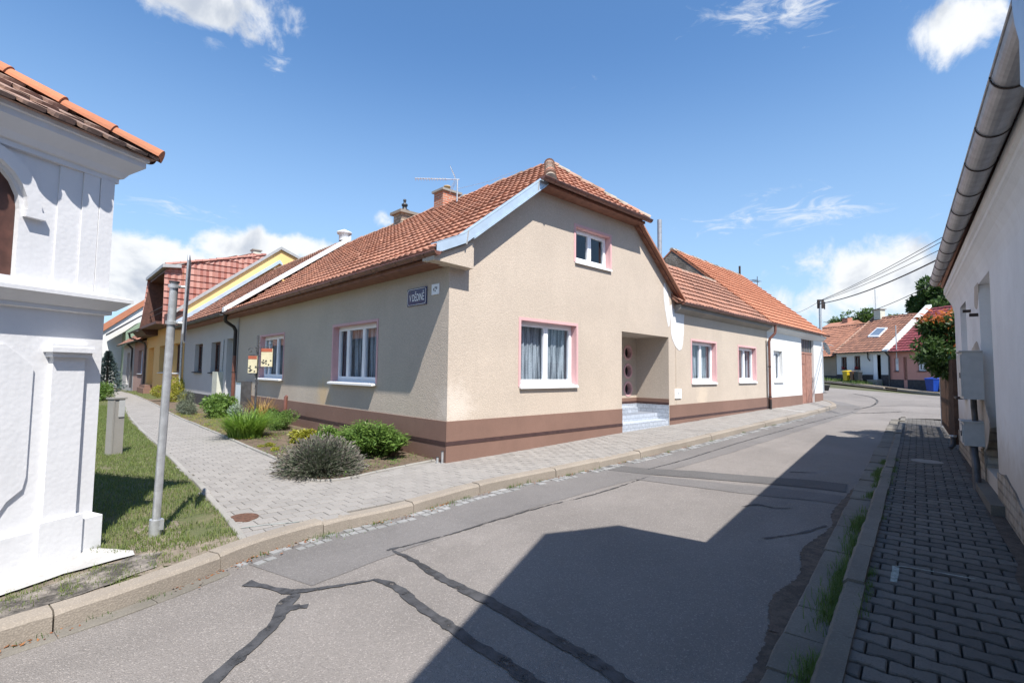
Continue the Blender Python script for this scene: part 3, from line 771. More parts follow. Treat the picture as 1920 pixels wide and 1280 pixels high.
# ribbons on the road: repairs and tar seams
def ribbon(name, left, right, off, mat, step=.12, jag=0., parent=None, kind='structure', cross=3):
    A = smooth_path(left, .02); B = smooth_path(right, .02)
    n = max(4, int(sum((A[i+1]-A[i]).length for i in range(len(A)-1))/step)); mb = MB(); rows = []
    for i in range(n+1):
        a = A[min(len(A)-1, int(i*(len(A)-1)/n))]; b = B[min(len(B)-1, int(i*(len(B)-1)/n))]
        if jag: a = a+Vector((random.uniform(-jag, jag), random.uniform(-jag, jag))); b = b+Vector((random.uniform(-jag, jag), random.uniform(-jag, jag)))
        rows.append([a+(b-a)*k/cross for k in range(cross+1)])
    V = [(p.x, p.y, g(p.x, p.y)+off) for rr in rows for p in rr]; m_ = cross+1
    mb.mesh(V, [(i*m_+k, i*m_+k+1, (i+1)*m_+k+1, (i+1)*m_+k) for i in range(n) for k in range(cross)], .5, True)
    o = mb.build(name, mat, parent)
    if kind: o['kind'] = kind
    return o
def seam(pix, widths, mat='tar', off=-.1215, jag=.012, step=.06):
    P = [Vector(p) for p in pxy(pix, -.13)]; L = []; Rr = []
    for i, p in enumerate(P):
        a, b = P[max(0, i-1)], P[min(len(P)-1, i+1)]; t = (b-a).normalized(); n = Vector((t.y, -t.x)); w_ = .85*(widths[i]/2 if isinstance(widths, (list, tuple)) else widths/2)
        L.append(p+n*w_); Rr.append(p-n*w_)
    return ribbon('tar_seam', L, Rr, off, mat, step, jag, cross=2)
# grey strip along the left kerb and the cross trench
ki = [i for i, p in enumerate(KO) if p.x > -3.9 and p.x < 26][::12]
ribbon('road_patch', [KO[i] for i in ki], [offset_path(KP, .17+.95)[i] for i in ki], -.1262, 'asphalt2', .25, .01)
E1 = pxy([(1130, 868), (1200, 877), (1300, 883), (1420, 893), (1520, 900), (1590, 908)], -.13); E2 = pxy([(1130, 880), (1200, 888), (1300, 896), (1420, 906), (1520, 915), (1590, 924)], -.13)
ribbon('road_patch', E1, E2, -.1225, 'asphalt3', .15, .01)
E1 = pxy([(1180, 888), (1300, 900), (1420, 912), (1520, 922), (1582, 930)], -.13); E2 = pxy([(1180, 897), (1300, 913), (1420, 928), (1520, 938), (1575, 946)], -.13)
ribbon('road_patch', E1, E2, -.1245, 'asphalt2', .15, .01)
# wide pale-grey patch far away (bend)
E1 = pxy([(1440, 800), (1560, 775), (1640, 757)], -.13); E2 = pxy([(1530, 800), (1620, 782), (1655, 768)], -.13)
seam([(385, 1290), (440, 1240), (490, 1195), (520, 1165), (537, 1130), (560, 1112)], [.11, .11, .10, .10, .16, .05])
seam([(462, 1094), (500, 1100), (538, 1110), (600, 1104), (650, 1096), (705, 1087)], [.13, .06, .10, .06, .06, .02])
seam([(540, 1140), (575, 1137)], [.10, .06])
seam([(703, 1087), (740, 1100), (800, 1145), (850, 1180), (900, 1215), (960, 1252), (1010, 1290)], [.05, .10, .10, .11, .11, .11, .12])
seam([(735, 1032), (770, 1048), (830, 1085), (900, 1120), (960, 1152), (1040, 1200), (1120, 1245), (1180, 1290)], [.03, .06, .10, .13, .13, .12, .12, .12])
seam([(725, 1032), (760, 1024), (850, 1000), (1000, 955), (1120, 925), (1215, 894)], [.05, .03, .025, .025, .02, .02])
seam([(1215, 880), (1290, 860), (1400, 826), (1500, 798), (1600, 772)], [.025, .03, .03, .03, .03])
seam([(1390, 950), (1420, 946), (1450, 952), (1490, 953)], [.02, .05, .04, .02]); seam([(1430, 1010), (1500, 1000), (1550, 985)], [.02, .03, .04])
seam([(1480, 885), (1530, 886)], [.06, .03])
seam([(1560, 760), (1620, 762), (1700, 760), (1765, 763)], .10, 'asphalt3'); seam([(1600, 775), (1690, 772)], .12, 'asphalt3')
seam([(1600, 738), (1632, 744), (1645, 752), (1632, 762), (1600, 768)], .12, 'asphalt3')
# crumbling edge on the right-hand side
e1 = pxy([(1385, 1290), (1418, 1240), (1440, 1180), (1448, 1120), (1500, 1075), (1505, 1030), (1560, 985), (1560, 960), (1600, 915)], -.13)
e2 = [tuple(FS.p(Vector(FS.O)[0]*0+(Vector((*p, 0))-FS.O).dot(FS.U), .76, 0)[:2]) for p in e1]
ribbon('road_dirt', e1, e2, -.1235, 'roadsoil', .035, .012, cross=3)

# verge, grass and bed
verge = [tuple(p) for p in KP if p.x < pathL[0].x+.05][::6]+[tuple(p) for p in pathL]+[(-2.6, 50), (-2.6, 80), (-60, 80), (-60, -8)]
vg = sheet('verge', verge, -.012, 'turfsoil', 1.2)
dryp = pxy([(0, 1160), (190, 1103), (330, 1056), (455, 1008), (436, 1000), (395, 1014), (345, 1010), (330, 975), (285, 968), (262, 1000), (235, 1035), (190, 1035), (0, 1100)], -.0)
sheet('dry_soil', rough(dryp, .09), -.004, 'gravel', .3)
apron = pxy([(-250, 1235), (0, 1160), (160, 1112), (300, 1062), (300, 1035), (262, 1040), (200, 1060), (0, 1125), (-250, 1200)], 0)
sheet('apron', rough(apron, .03), .004, 'oldapron', .3)
lime = pxy([(-250, 1196), (0, 1120), (120, 1078), (200, 1056), (255, 1042), (250, 1034), (185, 1030), (0, 1050), (-250, 1120)], 0)
sheet('lime_fillet', rough(lime, .009, .05), .0, 'limedirty', .2, offf=lambda x, y: .016)
bed_poly = [tuple(p) for p in bedE]+[(.03, .18), (.05, 5), (.05, 24.5), (-1.1, 24.5)]
sheet('flower_bed', bed_poly, .012, 'soil', .5)
far_lawn = [(-1.15, 24.6), (.05, 24.6), (.05, 36), (-.9, 36)]
sheet('small_lawn', far_lawn, .01, 'turfsoil', .6)
# concrete edgings
def edging(name, P, w=.05, top=.03, seg=.99, mat='concrete'):
    Q = smooth_path(P, .1); kerb(name, Q, offset_path(Q, w), top, -.1, mat, seg, jt=.004, round_=.008)
edging('path_edging', pathL[::-1], .06, .012)
edging('bed_edging', bedE, .05, .03)

# granite setts at the kerb foot
st = MB(); i0 = [i for i, p in enumerate(KP) if p.x > -4.0][0]; k = i0
acc = 0
for row, (d0, d1) in enumerate(((.185, .285), (.295, .39))):
    Pi, Po = offset_path(KP, d0), offset_path(KP, d1); i = i0+(row % 2)
    while i < len(KP)-3 and KP[i].x < 17:
        if (random.random() < .86 and not (row == 0 and random.random() < .25)) and (row == 0 or KP[i].x < -1 or random.random() < .85):
            a, b, c, d = Pi[i], Pi[i+1], Po[i+1], Po[i]; cc = (a+b+c+d)/4; z = g(cc.x, cc.y)-.118+random.uniform(-.004, .006); q = [(p-cc)*random.uniform(.84, .92)+cc for p in (a, b, c, d)]
            tx = random.uniform(-.04, .04); P = [(p.x, p.y, z-.05) for p in q]; T = [(p.x*.93+cc.x*.07, p.y*.93+cc.y*.07, z+tx*(p.x-cc.x)) for p in q]; st.box8([Vector(p) for p in P]+[Vector(p) for p in T], random.random())
        i += 1
o = st.build('granite_setts', 'sett'); o['kind'] = 'structure'
# flat concrete gutter slabs further left
i1 = [i for i, p in enumerate(KP) if p.x < -4.0]
kerb('gutter_slabs', [offset_path(KP, .19)[i] for i in i1], [offset_path(KP, .31)[i] for i in i1], -.117, -.2, 'kerbdark', .5, jt=.005, round_=.008)

# ------------------------------------------------------------------ vegetation helpers
def leafquad(mb, c, d, nrm_, L, W, r):
    d = d.normalized(); s_ = d.cross(nrm_)
    if s_.length < 1e-3: s_ = d.orthogonal()
    s_.normalize()
    mb.face([c, c+d*L*.45+s_*W*.5, c+d*L, c+d*L*.45-s_*W*.5], r)
def rv(): 
    while True:
        v = Vector((random.uniform(-1, 1), random.uniform(-1, 1), random.uniform(-1, 1)))
        if .01 < v.length < 1: return v.normalized()
def crown(mb, c, rad, n, L, W, lumps=9, shell=.55, squash=1.0, zmin=None):
    """lumpy crown: leaves gather on several clumps, gaps between"""
    c = Vector(c); rx, ry, rz = rad; cl = []
    for k in range(lumps):
        v = rv(); v.z = v.z*.9+.05; f = random.uniform(.35, .78); cl.append((Vector((v.x*rx*f, v.y*ry*f, v.z*rz*f)), random.uniform(.28, .46)))
    cl.append((Vector((0, 0, 0)), .5))
    for k in range(n):
        cc, f = random.choice(cl); v = rv(); q = f*random.uniform(shell, 1.0)**.6
        p = c+cc+Vector((v.x*rx*q, v.y*ry*q, v.z*rz*q))
        if zmin is not None and p.z < zmin: p.z = zmin+random.uniform(0, .06)
        d = (v*.6+rv()*.8+Vector((0, 0, -.15))).normalized(); leafquad(mb, p, d, rv(), L*random.uniform(.6, 1.25), W*random.uniform(.7, 1.2), random.random())
def tree(name, label, loc, h, rad, n, mat, L=.22, W=.12, trunk_h=.4, group=None, lumps=12):
    x, y, z = loc; t = thing(name, label, 'tree', (x, y, z), group)
    tm = MB(); cz = z+h-rad[2]*.95; tm.tube([(x, y, z-.1), (x+.05, y, z+(cz-z)*.5), (x, y, cz)], [.06*h*.35, .045*h*.35, .02*h*.35], 8)
    for k in range(6):
        a = random.uniform(0, 6.28); s0 = Vector((x, y, z+(cz-z)*random.uniform(.55, .9))); e = Vector((x+math.cos(a)*rad[0]*.6, y+math.sin(a)*rad[1]*.6, cz+random.uniform(-.2, .5)*rad[2])); tm.tube([s0, (s0+e)/2+Vector((0, 0, .1)), e], [.012*h, .008*h, .003*h], 6)
    tm.build('trunk', 'bark', t); cm = MB(); crown(cm, (x, y, cz), rad, n, L, W, lumps); cm.build('crown', mat, t); return t
def bush(name, label, loc, rad, n, mat, L=.06, W=.03, cat='bush', lumps=8, group=None):
    x, y = loc[:2]; z = g(x, y); t = thing(name, label, cat, (x, y, z), group)
    mb = MB(); crown(mb, (x, y, z+rad[2]*.55), rad, n, L, W, lumps, .45, zmin=z+.01); mb.build('leaves', mat, t)
    sm_ = MB()
    for k in range(9):
        a = random.uniform(0, 6.28); q = random.uniform(.3, .8); sm_.tube([(x+.03*math.cos(a), y+.03*math.sin(a), z-.02), (x+math.cos(a)*rad[0]*q*.5, y+math.sin(a)*rad[1]*q*.5, z+rad[2]*.5), (x+math.cos(a)*rad[0]*q*.8, y+math.sin(a)*rad[1]*q*.8, z+rad[2]*.9)], [.008, .006, .003], 5)
    sm_.build('stem', 'bark', t)
    return t
def blades(mb, pts, h, w, lean=.35, hv=.5):
    for (x, y, z) in pts:
        a = random.uniform(0, 6.28); hh = h*random.uniform(1-hv, 1+hv); l = random.uniform(.05, lean)*hh; w_ = w*random.uniform(.7, 1.3)
        dx, dy = math.cos(a), math.sin(a); px_, py_ = -dy*w_, dx*w_
        r = random.random(); mid = (x+dx*l*.35, y+dy*l*.35, z+hh*.6)
        mb.face([(x+px_, y+py_, z), (x-px_, y-py_, z), (mid[0]-px_*.7, mid[1]-py_*.7, mid[2]), (mid[0]+px_*.7, mid[1]+py_*.7, mid[2])], r)
        mb.face([(mid[0]+px_*.7, mid[1]+py_*.7, mid[2]), (mid[0]-px_*.7, mid[1]-py_*.7, mid[2]), (x+dx*l, y+dy*l, z+hh)], r)
# ------------------------------------------------------------------ corner house (the main subject)
Z0 = -.3
SL = .775
H1 = thing('corner_house', 'beige roughcast corner house with half-hipped tiled gable, pink window surrounds and brown plinth', 'house', (0, 0, 0))
rz = lambda x: 7.05-SL*abs(x-4.1)      # roof surface
w = MB()
LW = [(2.6, 1.31, 4.80, 2.67), (8.27, 1.31, 10.43, 2.67)]
wall(w, FL, [(0, Z0), (13.0, Z0), (13.0, 3.70), (0, 3.70)], LW, depth=.19)
GW = (1.81, 1.31, 3.58, 2.67); UW = (3.55, 4.15, 4.89, 4.985)
nx0, nx1, nzt = 5.39, 7.71, 2.66
wall(w, FR, [(0, Z0), (nx0, Z0), (nx0, nzt+.01), (nx1, nzt-.01), (nx1, Z0), (7.76, Z0), (7.76, 3.5), (8.12, 3.5), (8.12, rz(8.12)-.06), (5.98, 5.56), (2.22, 5.56), (0.06, 3.86), (0, 3.84)], [GW, UW], depth=.19)
# east and north closing walls (plain)
w.face([(8.12, 0, Z0), (8.12, 13, Z0), (8.12, 13, 3.85), (8.12, 0, 3.85)]); w.face([(0, 13, Z0), (8.12, 13, Z0), (8.12, 13, 3.85), (4.1, 13, 6.95), (0, 13, 3.7)])
# wing facade, same render
WW = [(1.43, 1.33, 3.22, 2.63), (5.2, 1.34, 6.95, 2.62)]
wall(w, FW, [(0, Z0), (8.28, Z0), (8.28, 3.74), (0, 3.74)], WW, depth=.19)
# corbel at the corner
w.prism([(-.50, -.24, 3.50), (.36, -.24, 3.47), (.36, -.24, 3.97), (.12, -.24, 3.86), (-.50, -.24, 3.60)], (0, .238, 0))
w.prism([(-.50, 0, 3.52), (-.002, 0, 3.49), (-.002, 0, 3.78), (-.50, 0, 3.60)], (0, .12, 0))
w.build('wall', 'tan', H1)
# entrance niche
cyz = FL.px(1193, 700, nx1)[0]
nd = max(.9, min(1.8, cyz)); ni = MB()
ni.face([FR.p(nx1, 0, .3), FR.p(nx1, nd, .3), FR.p(nx1, nd, nzt), FR.p(nx1, 0, nzt)])
ni.face([FR.p(nx0, 0, .3), FR.p(nx0, nd, .3), FR.p(nx0, nd, nzt), FR.p(nx0, 0, nzt)])
wall(ni, FR, [(nx0, .3), (nx1, .3), (nx1, nzt), (nx0, nzt)], [[(cx+.17*math.cos(k*math.pi/9), cz+.17*math.sin(k*math.pi/9)) for k in range(18)] for cx, cz in ((7.27, 2.22), (7.27, 1.68), (7.27, 1.16))], v=nd, depth=.12)
ni.face([FR.p(nx0, 0, nzt), FR.p(nx1, 0, nzt), FR.p(nx1, nd, nzt), FR.p(nx0, nd, nzt)])
no = ni.build('entrance_niche', 'tan', H1)
for cz in (2.22, 1.68, 1.16):
    rg = MB(); n = 20
    for k in range(n):
        a, b = 2*math.pi*k/n, 2*math.pi*(k+1)/n
        P = [FR.p(7.27+rr*math.cos(t), nd-.012, cz+rr*math.sin(t)) for t in (a, b) for rr in (.17, .225)]
        rg.face([P[0], P[1], P[3], P[2]]); rg.face([FR.p(7.27+.225*math.cos(a), nd-.012, cz+.225*math.sin(a)), FR.p(7.27+.225*math.cos(b), nd-.012, cz+.225*math.sin(b)), FR.p(7.27+.225*math.cos(b), nd, cz+.225*math.sin(b)), FR.p(7.27+.225*math.cos(a), nd, cz+.225*math.sin(a))])
        rg.face([FR.p(7.27+.168*math.cos(a), nd-.012, cz+.168*math.sin(a)), FR.p(7.27+.168*math.cos(b), nd-.012, cz+.168*math.sin(b)), FR.p(7.27+.168*math.cos(b), nd+.12, cz+.168*math.sin(b)), FR.p(7.27+.168*math.cos(a), nd+.12, cz+.168*math.sin(a))])
    po = rg.build('round_opening', 'pink', H1)
    gm = MB(); gm.face([FR.p(7.27+.17*math.cos(k*math.pi/9), nd+.125, cz+.17*math.sin(k*math.pi/9)) for k in range(18)]); gm.build('pane', 'redpl' if False else 'dark', po)
b_ = MB()
b_.fbox(FR, nx1-.014, nx1+.004, 0.0, nd, .73, .80); b_.fbox(FR, nx0, nx1-.014, nd-.014, nd+.004, .73, .80)
b_.build('niche_band', 'stripe', H1)
b_ = MB(); b_.fbox(FR, nx1-.010, nx1+.004, 0.0, nd, .80, .90); b_.fbox(FR, nx0, nx1-.010, nd-.010, nd+.004, .80, .90); b_.build('niche_plinth', 'brown', H1)
s_ = MB()
s_.fbox(FR, nx1-.02, nx1+.004, .0, nd, .0, .728, uvw=True); s_.fbox(FR, nx0, nx1-.02, nd-.02, nd, .0, .728, uvw=True)
s_.fbox(FR, nx0, nx1-.021, .01, nd-.021, -.1, .33, uvw=True); s_.fbox(FR, nx0, nx1-.021, .36, nd-.021, .331, .50, uvw=True); s_.fbox(FR, nx0, nx1-.5, .70, nd-.021, .501, .66, uvw=True)
s_.build('entrance_step', 'whitetile', H1)
# plinths
def plinth(F, u0, u1, zt, parent, stripe=True, mat='brown', out=.014):
    p = MB(); P0_, P1_ = (u0, u1)
    p.fbox(F, u0, u1, -out, .002, Z0, zt); o = p.build('plinth', mat, parent)
    if stripe:
        q = MB(); q.fbox(F, u0-.002, u1+.002, -out-.006, -out+.002, .295, .365); q.build('plinth_band', 'stripe', o)
    return o
plinth(FR, -.014, nx0, .722, H1); plinth(FL, 0, 13.0, .722, H1); plinth(FW, -.02, 8.28, .722, H1)
# repair plaster blob
rp_ = MB()
def blob(F, pts, out, mat, name, parent):
    mb = MB(); P = [F.px(*p) for p in pts]; n = len(P)
    Q = [Vector(p) for p in P]; R2 = []
    for i in range(n):
        a, b, c, d = Q[i-1], Q[i], Q[(i+1) % n], Q[(i+2) % n]
        for k in range(5):
            t = k/5; q = .5*((2*b)+(c-a)*t+(2*a-5*b+4*c-d)*t*t+(3*b-a-3*c+d)*t**3); R2.append((q.x+random.uniform(-.008, .008), q.y+random.uniform(-.008, .008)))
    wall(mb, F, R2, v=-out, reveal=False)
    for i in range(len(R2)):
        a, b = R2[i], R2[(i+1) % len(R2)]; mb.face([F.p(a[0], -out, a[1]), F.p(b[0], -out, b[1]), F.p(b[0], .004, b[1]), F.p(a[0], .004, a[1])])
    return mb.build(name, mat, parent)
blob(FW, [(1257, 572), (1281, 574), (1282, 600), (1281, 632), (1277, 655), (1268, 652), (1259, 630), (1257, 600)], .008, 'patchw', 'repair_plaster', H1)
blob(FR, [(1246, 530), (1254, 560), (1256, 600), (1253, 612), (1247, 580), (1244, 550)], .006, 'patchw', 'repair_plaster', H1)
# windows
W1 = window(H1, FR, *GW, surround='pink'); W2 = window(H1, FR, *UW, surround='pink', sill_out=.05, curtain=False)
for q in LW: window(H1, FL, *q, surround='pink', split=(.38, .76) if q[0] < 5 else (.42, .80), sashes=3, sill_out=.12)
for q in WW: window(H1, FW, *q, surround='pink', sill_out=.05)
# roof
ro = MB()
yA, yB = -.235, 12.82
k0 = Vector((-.43, 0, 3.69)); k1 = Vector((.10, 0, rz(.10))); kb = (k1-k0); kl = kb.length
tiles(ro, k0, (0, 1, 0), kb, lambda b: kl if b is None else (yA, yB), rh=.31)
up_ = Vector((1, 0, SL)).normalized(); ul = Vector((4.0, 0, 4.0*SL)).length
def extL(b):
    if b is None: return ul
    x = .10+b*up_.x; y0 = yA if x < 2.25 else -.42+(x-2.25)/(4.1-2.25)*(1.34+.42)
    return (y0, yB)
tiles(ro, k1, (0, 1, 0), up_, extL)
# east slope
tiles(ro, (8.32, 0, rz(8.32)), (0, 1, 0), (-1, 0, SL), lambda b: 4.22*math.hypot(1, SL) if b is None else ((-.125 if (8.32-b*up_.x) > 5.95 else -.36+(5.95-(8.32-b*up_.x))/1.85*1.70), yB), sub=2)
# hip
hb = Vector((0, 1.70, 7.05-5.63)); hl = hb.length
def extH(b):
    if b is None: return hl
    f = b/hl; return (2.16+(4.1-2.16)*f, 5.98-(5.98-4.1)*f)
tiles(ro, (0, -.36, 5.63), (1, 0, 0), hb, extH)
slab(ro, (-.42, yA, 3.69), (-.42, yB, 3.69), (.1, yB, rz(.1)), (.1, yA, rz(.1)))
slab(ro, (.1, yA, rz(.1)), (.1, yB, rz(.1)), (4.1, yB, 7.05), (4.1, 1.3, 7.05)); slab(ro, (.1, yA, rz(.1)), (2.25, yA, rz(2.25)), (4.1, 1.3, 7.04), (4.1, 1.31, 7.04))
slab(ro, (8.32, yB, rz(8.32)), (8.32, yA, rz(8.32)), (4.1, 1.3, 7.04), (4.1, yB, 7.04)); slab(ro, (8.32, yA, rz(8.32)), (5.95, yA, rz(5.95)), (4.1, 1.3, 7.03), (4.1, 1.31, 7.03))
slab(ro, (2.2, -.35, 5.63), (6.0, -.35, 5.63), (4.1, 1.33, 7.04), (4.09, 1.33, 7.04))
RO = ro.build('roof', 'redtile', H1)
rd = MB(); ridge_line(rd, (4.1, 1.25, 7.04), (4.1, 12.8, 7.04), .095, .36); ridge_line(rd, (2.20, -.44, 5.62), (4.1, 1.34, 7.06), .13, .34); ridge_line(rd, (6.0, -.44, 5.62), (4.1, 1.34, 7.06), .095, .34)
rd.build('ridge_tiles', 'ridge', RO)
# wing roof (lower, older tiles), coplanar with the bigger roof next door
SW = .87
def wingroof(parent, u0, u1, w1, mat, z0=3.68, back=True, lift=0, o=.23):
    mb = MB(); B = (FW.V+Vector((0, 0, SW))).normalized(); L = (w1+o)*math.hypot(1, SW)
    tiles(mb, FW.p(0, -o, z0+lift), FW.U, B, lambda b: L if b is None else (u0, u1), w=.22, rh=.33)
    zt = z0+lift+SW*(w1+o)
    slab(mb, FW.p(u0, -o, z0+lift), FW.p(u1, -o, z0+lift), FW.p(u1, w1, zt), FW.p(u0, w1, zt))
    slab(mb, FW.p(u0, 2*w1+.3, z0+lift), FW.p(u1, 2*w1+.3, z0+lift), FW.p(u1, w1, zt), FW.p(u0, w1, zt))
    o = mb.build('roof', mat, parent); r_ = MB(); ridge_line(r_, FW.p(u0, w1, zt-.02), FW.p(u1, w1, zt-.02), .10, .36); r_.build('ridge_tiles', 'ridge', o); return o, zt
wr, _z = wingroof(H1, .12, 8.12, 2.0, 'redtile3')
# eaves: gutters, fascias, soffits
gutter(H1, (-.48, -.32, 3.64), (-.48, 12.95, 3.62), .07, bstep=.95)
gutter(H1, (1.98, -.42, 5.60), (6.10, -.42, 5.59), .07, bstep=1.1)
gutter(H1, FW.p(.30, -.28, 3.66), FW.p(8.5, -.28, 3.66), .06, bstep=1.1)
f_ = MB(); f_.fbox(FL, -.1, 12.95, -.40, -.002, 3.50, 3.585); f_.fbox(FR, 2.25, 5.98, -.33, -.002, 5.49, 5.55)
f_.build('eaves_board', 'soffit', H1)
f_ = MB(); f_.prism([FW.p(.32, v, z) for v, z in ((-.21, 3.50), (-.10, 3.44), (-.002, 3.38), (-.002, 3.62), (-.21, 3.62))], FW.U*7.95); f_.build('cornice', 'concrete', H1)
# verge flashing (left rake) and verge board (right rake)
fl = MB()
def rakepoly(x0, x1, dz0, dz1): return [(x0, rz(x0)+dz0), (x1, rz(x1)+dz0), (x1, rz(x1)+dz1), (x0, rz(x0)+dz1)]
def zprism(mb, pts, y0, y1): mb.prism([(x, y0, z) for x, z in pts], (0, y1-y0, 0))
zprism(fl, [(-.50, 3.60), (.12, rz(.12)-.08), (2.26, rz(2.26)-.07), (2.36, rz(2.36)+.02), (2.26, rz(2.26)+.10), (.08, rz(.08)+.11), (-.50, 3.78)], -.315, -.305)
zprism(fl, [(-.50, 3.775), (.08, rz(.08)+.105), (2.24, rz(2.24)+.095), (2.24, rz(2.24)+.115), (.08, rz(.08)+.125), (-.50, 3.795)], -.315, -.13)
zprism(fl, [(.3, rz(.3)-.11), (2.26, rz(2.26)-.10), (2.26, rz(2.26)-.075), (.3, rz(.3)-.085)], -.335, -.0)
FLs = fl.build('verge_flashing', 'flash', H1)
for x in (.13, 1.95): sm2 = MB(); zprism(sm2, [(x-.012, rz(x)-.11), (x+.012, rz(x)-.11), (x+.05, rz(x)+.15), (x+.026, rz(x)+.15)], -.325, -.312); sm2.build('flashing_seam', 'greymetal', FLs)
vb = MB(); zprism(vb, [(5.95, rz(5.95)-.14), (8.3, rz(8.3)-.14), (8.3, rz(8.3)-.02), (5.95, rz(5.95)-.02)], -.13, -.105); zprism(vb, [(5.95, rz(5.95)-.11), (8.3, rz(8.3)-.11), (8.3, rz(8.3)-.09), (5.95, rz(5.95)-.09)], -.105, -.0)
vb.build('verge_board', 'soffit', H1)
vb = MB(); zprism(vb, [(6.0, rz(6.0)-.03), (8.33, rz(8.33)-.03), (8.33, rz(8.33)+.05), (6.0, rz(6.0)+.05)], -.165, -.135); zprism(vb, [(6.0, rz(6.0)+.035), (8.33, rz(8.33)+.035), (8.33, rz(8.33)+.05), (6.0, rz(6.0)+.05)], -.135, -.05); vb.build('verge_edge', 'lead', H1)
# downpipes
dp = [(-.48, 12.88, 3.57), (-.48, 12.95, 3.40), (-.45, 13.0, 3.33), (-.16, 13.05, 3.15), (-.10, 13.05, 3.02), (-.10, 13.05, 2.1)]
downpipe(H1, dp, .062, 'pipeblack'); downpipe(H1, [(-.10, 13.05, 2.1), (-.10, 13.05, .0)], .062, 'pipebrown', clips=[(-.10, 13.05, 1.5)])
q0 = FW.p(8.42, -.28, 3.60)
downpipe(H1, [q0, FW.p(8.42, -.28, 3.40), FW.p(8.40, -.26, 3.28), FW.p(8.26, -.12, 3.08), FW.p(8.24, -.09, 2.96), FW.p(8.24, -.09, .62)], .05, 'pipebrown', clips=[FW.p(8.24, -.09, 1.95), FW.p(8.24, -.09, .75)])
downpipe(H1, [FW.p(8.24, -.09, .64), FW.p(8.24, -.09, .18)], .056, 'pipeblack')
cb = MB(); cb.tube([FW.p(8.10, -.02, 3.0), FW.p(8.10, -.02, .25)], .012, 6); cb.build('wall_cable', 'ink', H1)
# chimneys
def chimney(parent, cx, cy, sx, sy, z0, z1, mat, capm, over=.06, capt=.07, name='chimney'):
    mb = MB(); F = Fr((cx-sx/2, cy-sy/2), (1, 0), (0, 1)); mb.fbox(F, 0, sx, 0, sy, z0, z1, uvw=True); o = mb.build(name, mat, parent)
    c = MB(); c.fbox(F, -over, sx+over, -over, sy+over, z1+.001, z1+capt); c.build('chimney_cap', capm, o); return o
ya, za = FL.px(831, 356, 3.75)
ch = chimney(H1, 3.75+.33, ya+.25, .66, .50, 6.3, za, 'brick', 'concrete')
pt = MB(); pt.lathe((4.08, ya+.25, za+.07), [(.10, 0), (.10, .16), (.115, .16), (.115, .2), (.08, .2), (.08, .02)]); pt.build('chimney_pot', 'claypot', ch)
yb, zb = FL.px(752, 398, 3.75)
ch = chimney(H1, 3.75+.32, yb+.27, .60, .54, 6.3, zb, 'adobe', 'kerbst', .10, .10)
pt = MB(); pt.lathe((4.05, yb+.27, zb+.1), [(.0, .50), (.05, .50), (.06, .44), (.045, .42), (.045, .36), (.11, .32), (.11, .26), (.08, .24), (.08, .16), (.17, .10), (.17, .04), (.20, 0)]); pt.build('chimney_cowl', 'blacksheet', ch)
# antenna
ym, zm = FL.px(857, 376, 3.45); yt, zt_ = FL.px(857, 337, 3.45)
an = MB(); mp = Vector((3.45, ym, zm)); tp = Vector((3.45, ym, zt_)); an.tube([mp-Vector((0, 0, .15)), tp], .022, 8)
dd = -rt; bl = 1.05*((mp-CAM).length/13.0)*1.0
an.tube([tp+dd*-.06, tp+dd*bl+Vector((0, 0, .02))], .014, 6)
e = Vector((rt.y, -rt.x, 0)).normalized()
for k in range(12):
    c = tp+dd*(bl*(.28+.72*k/11)); hgt = .07; an.tube([c-e*.11-Vector((0, 0, .0)), c+e*.11], .006, 5); an.tube([c-Vector((0, 0, .035)), c+Vector((0, 0, .035))], .012, 5)
for s1 in (-1, 1):
    for k in range(6):
        a0 = tp+dd*(.05+.0)+Vector((0, 0, .04*s1)); t_ = (k+1)/6
        c = a0+dd*.16*t_+Vector((0, 0, .34*s1*t_)); an.tube([c-e*.13, c+e*.13], .005, 4)
    for sd in (-.1, .1): an.tube([tp+dd*.05+e*sd, tp+dd*.21+e*sd+Vector((0, 0, .36*s1))], .005, 4)
an.tube([mp+Vector((0, 0, .35)), mp+Vector((.2, -1.2, .30)), (4.1, ym-1.9, 7.2)], .004, 4)
an.build('aerial', 'galv', H1)
# small fittings on the walls
def wbox(F, u0, u1, z0, z1, out, mat, name, parent, v=0.):
    mb = MB(); mb.fbox(F, u0, u1, v-out, v+.002, z0, z1); return mb.build(name, mat, parent)
a, b = FW.px(1265, 747), FW.px(1276, 729); mo = wbox(FW, a[0], b[0], a[1], b[1], .03, 'pvc', 'meter_box', H1)
c = FW.px(1271, 737); d = MB(); d.fbox(FW, c[0]-.02, c[0]+.02, -.034, -.029, c[1]-.03, c[1]+.03); d.build('lock', 'ink', mo)
a, b = FL.px(543, 778), FL.px(533, 752); v_ = MB(); v_.tube([FL.p((a[0]+b[0])/2, -.04, .0), FL.p((a[0]+b[0])/2, -.04, .80), FL.p((a[0]+b[0])/2, .0, .84)], .055, 10); v_.build('drain_pipe', 'pipebrown', H1)

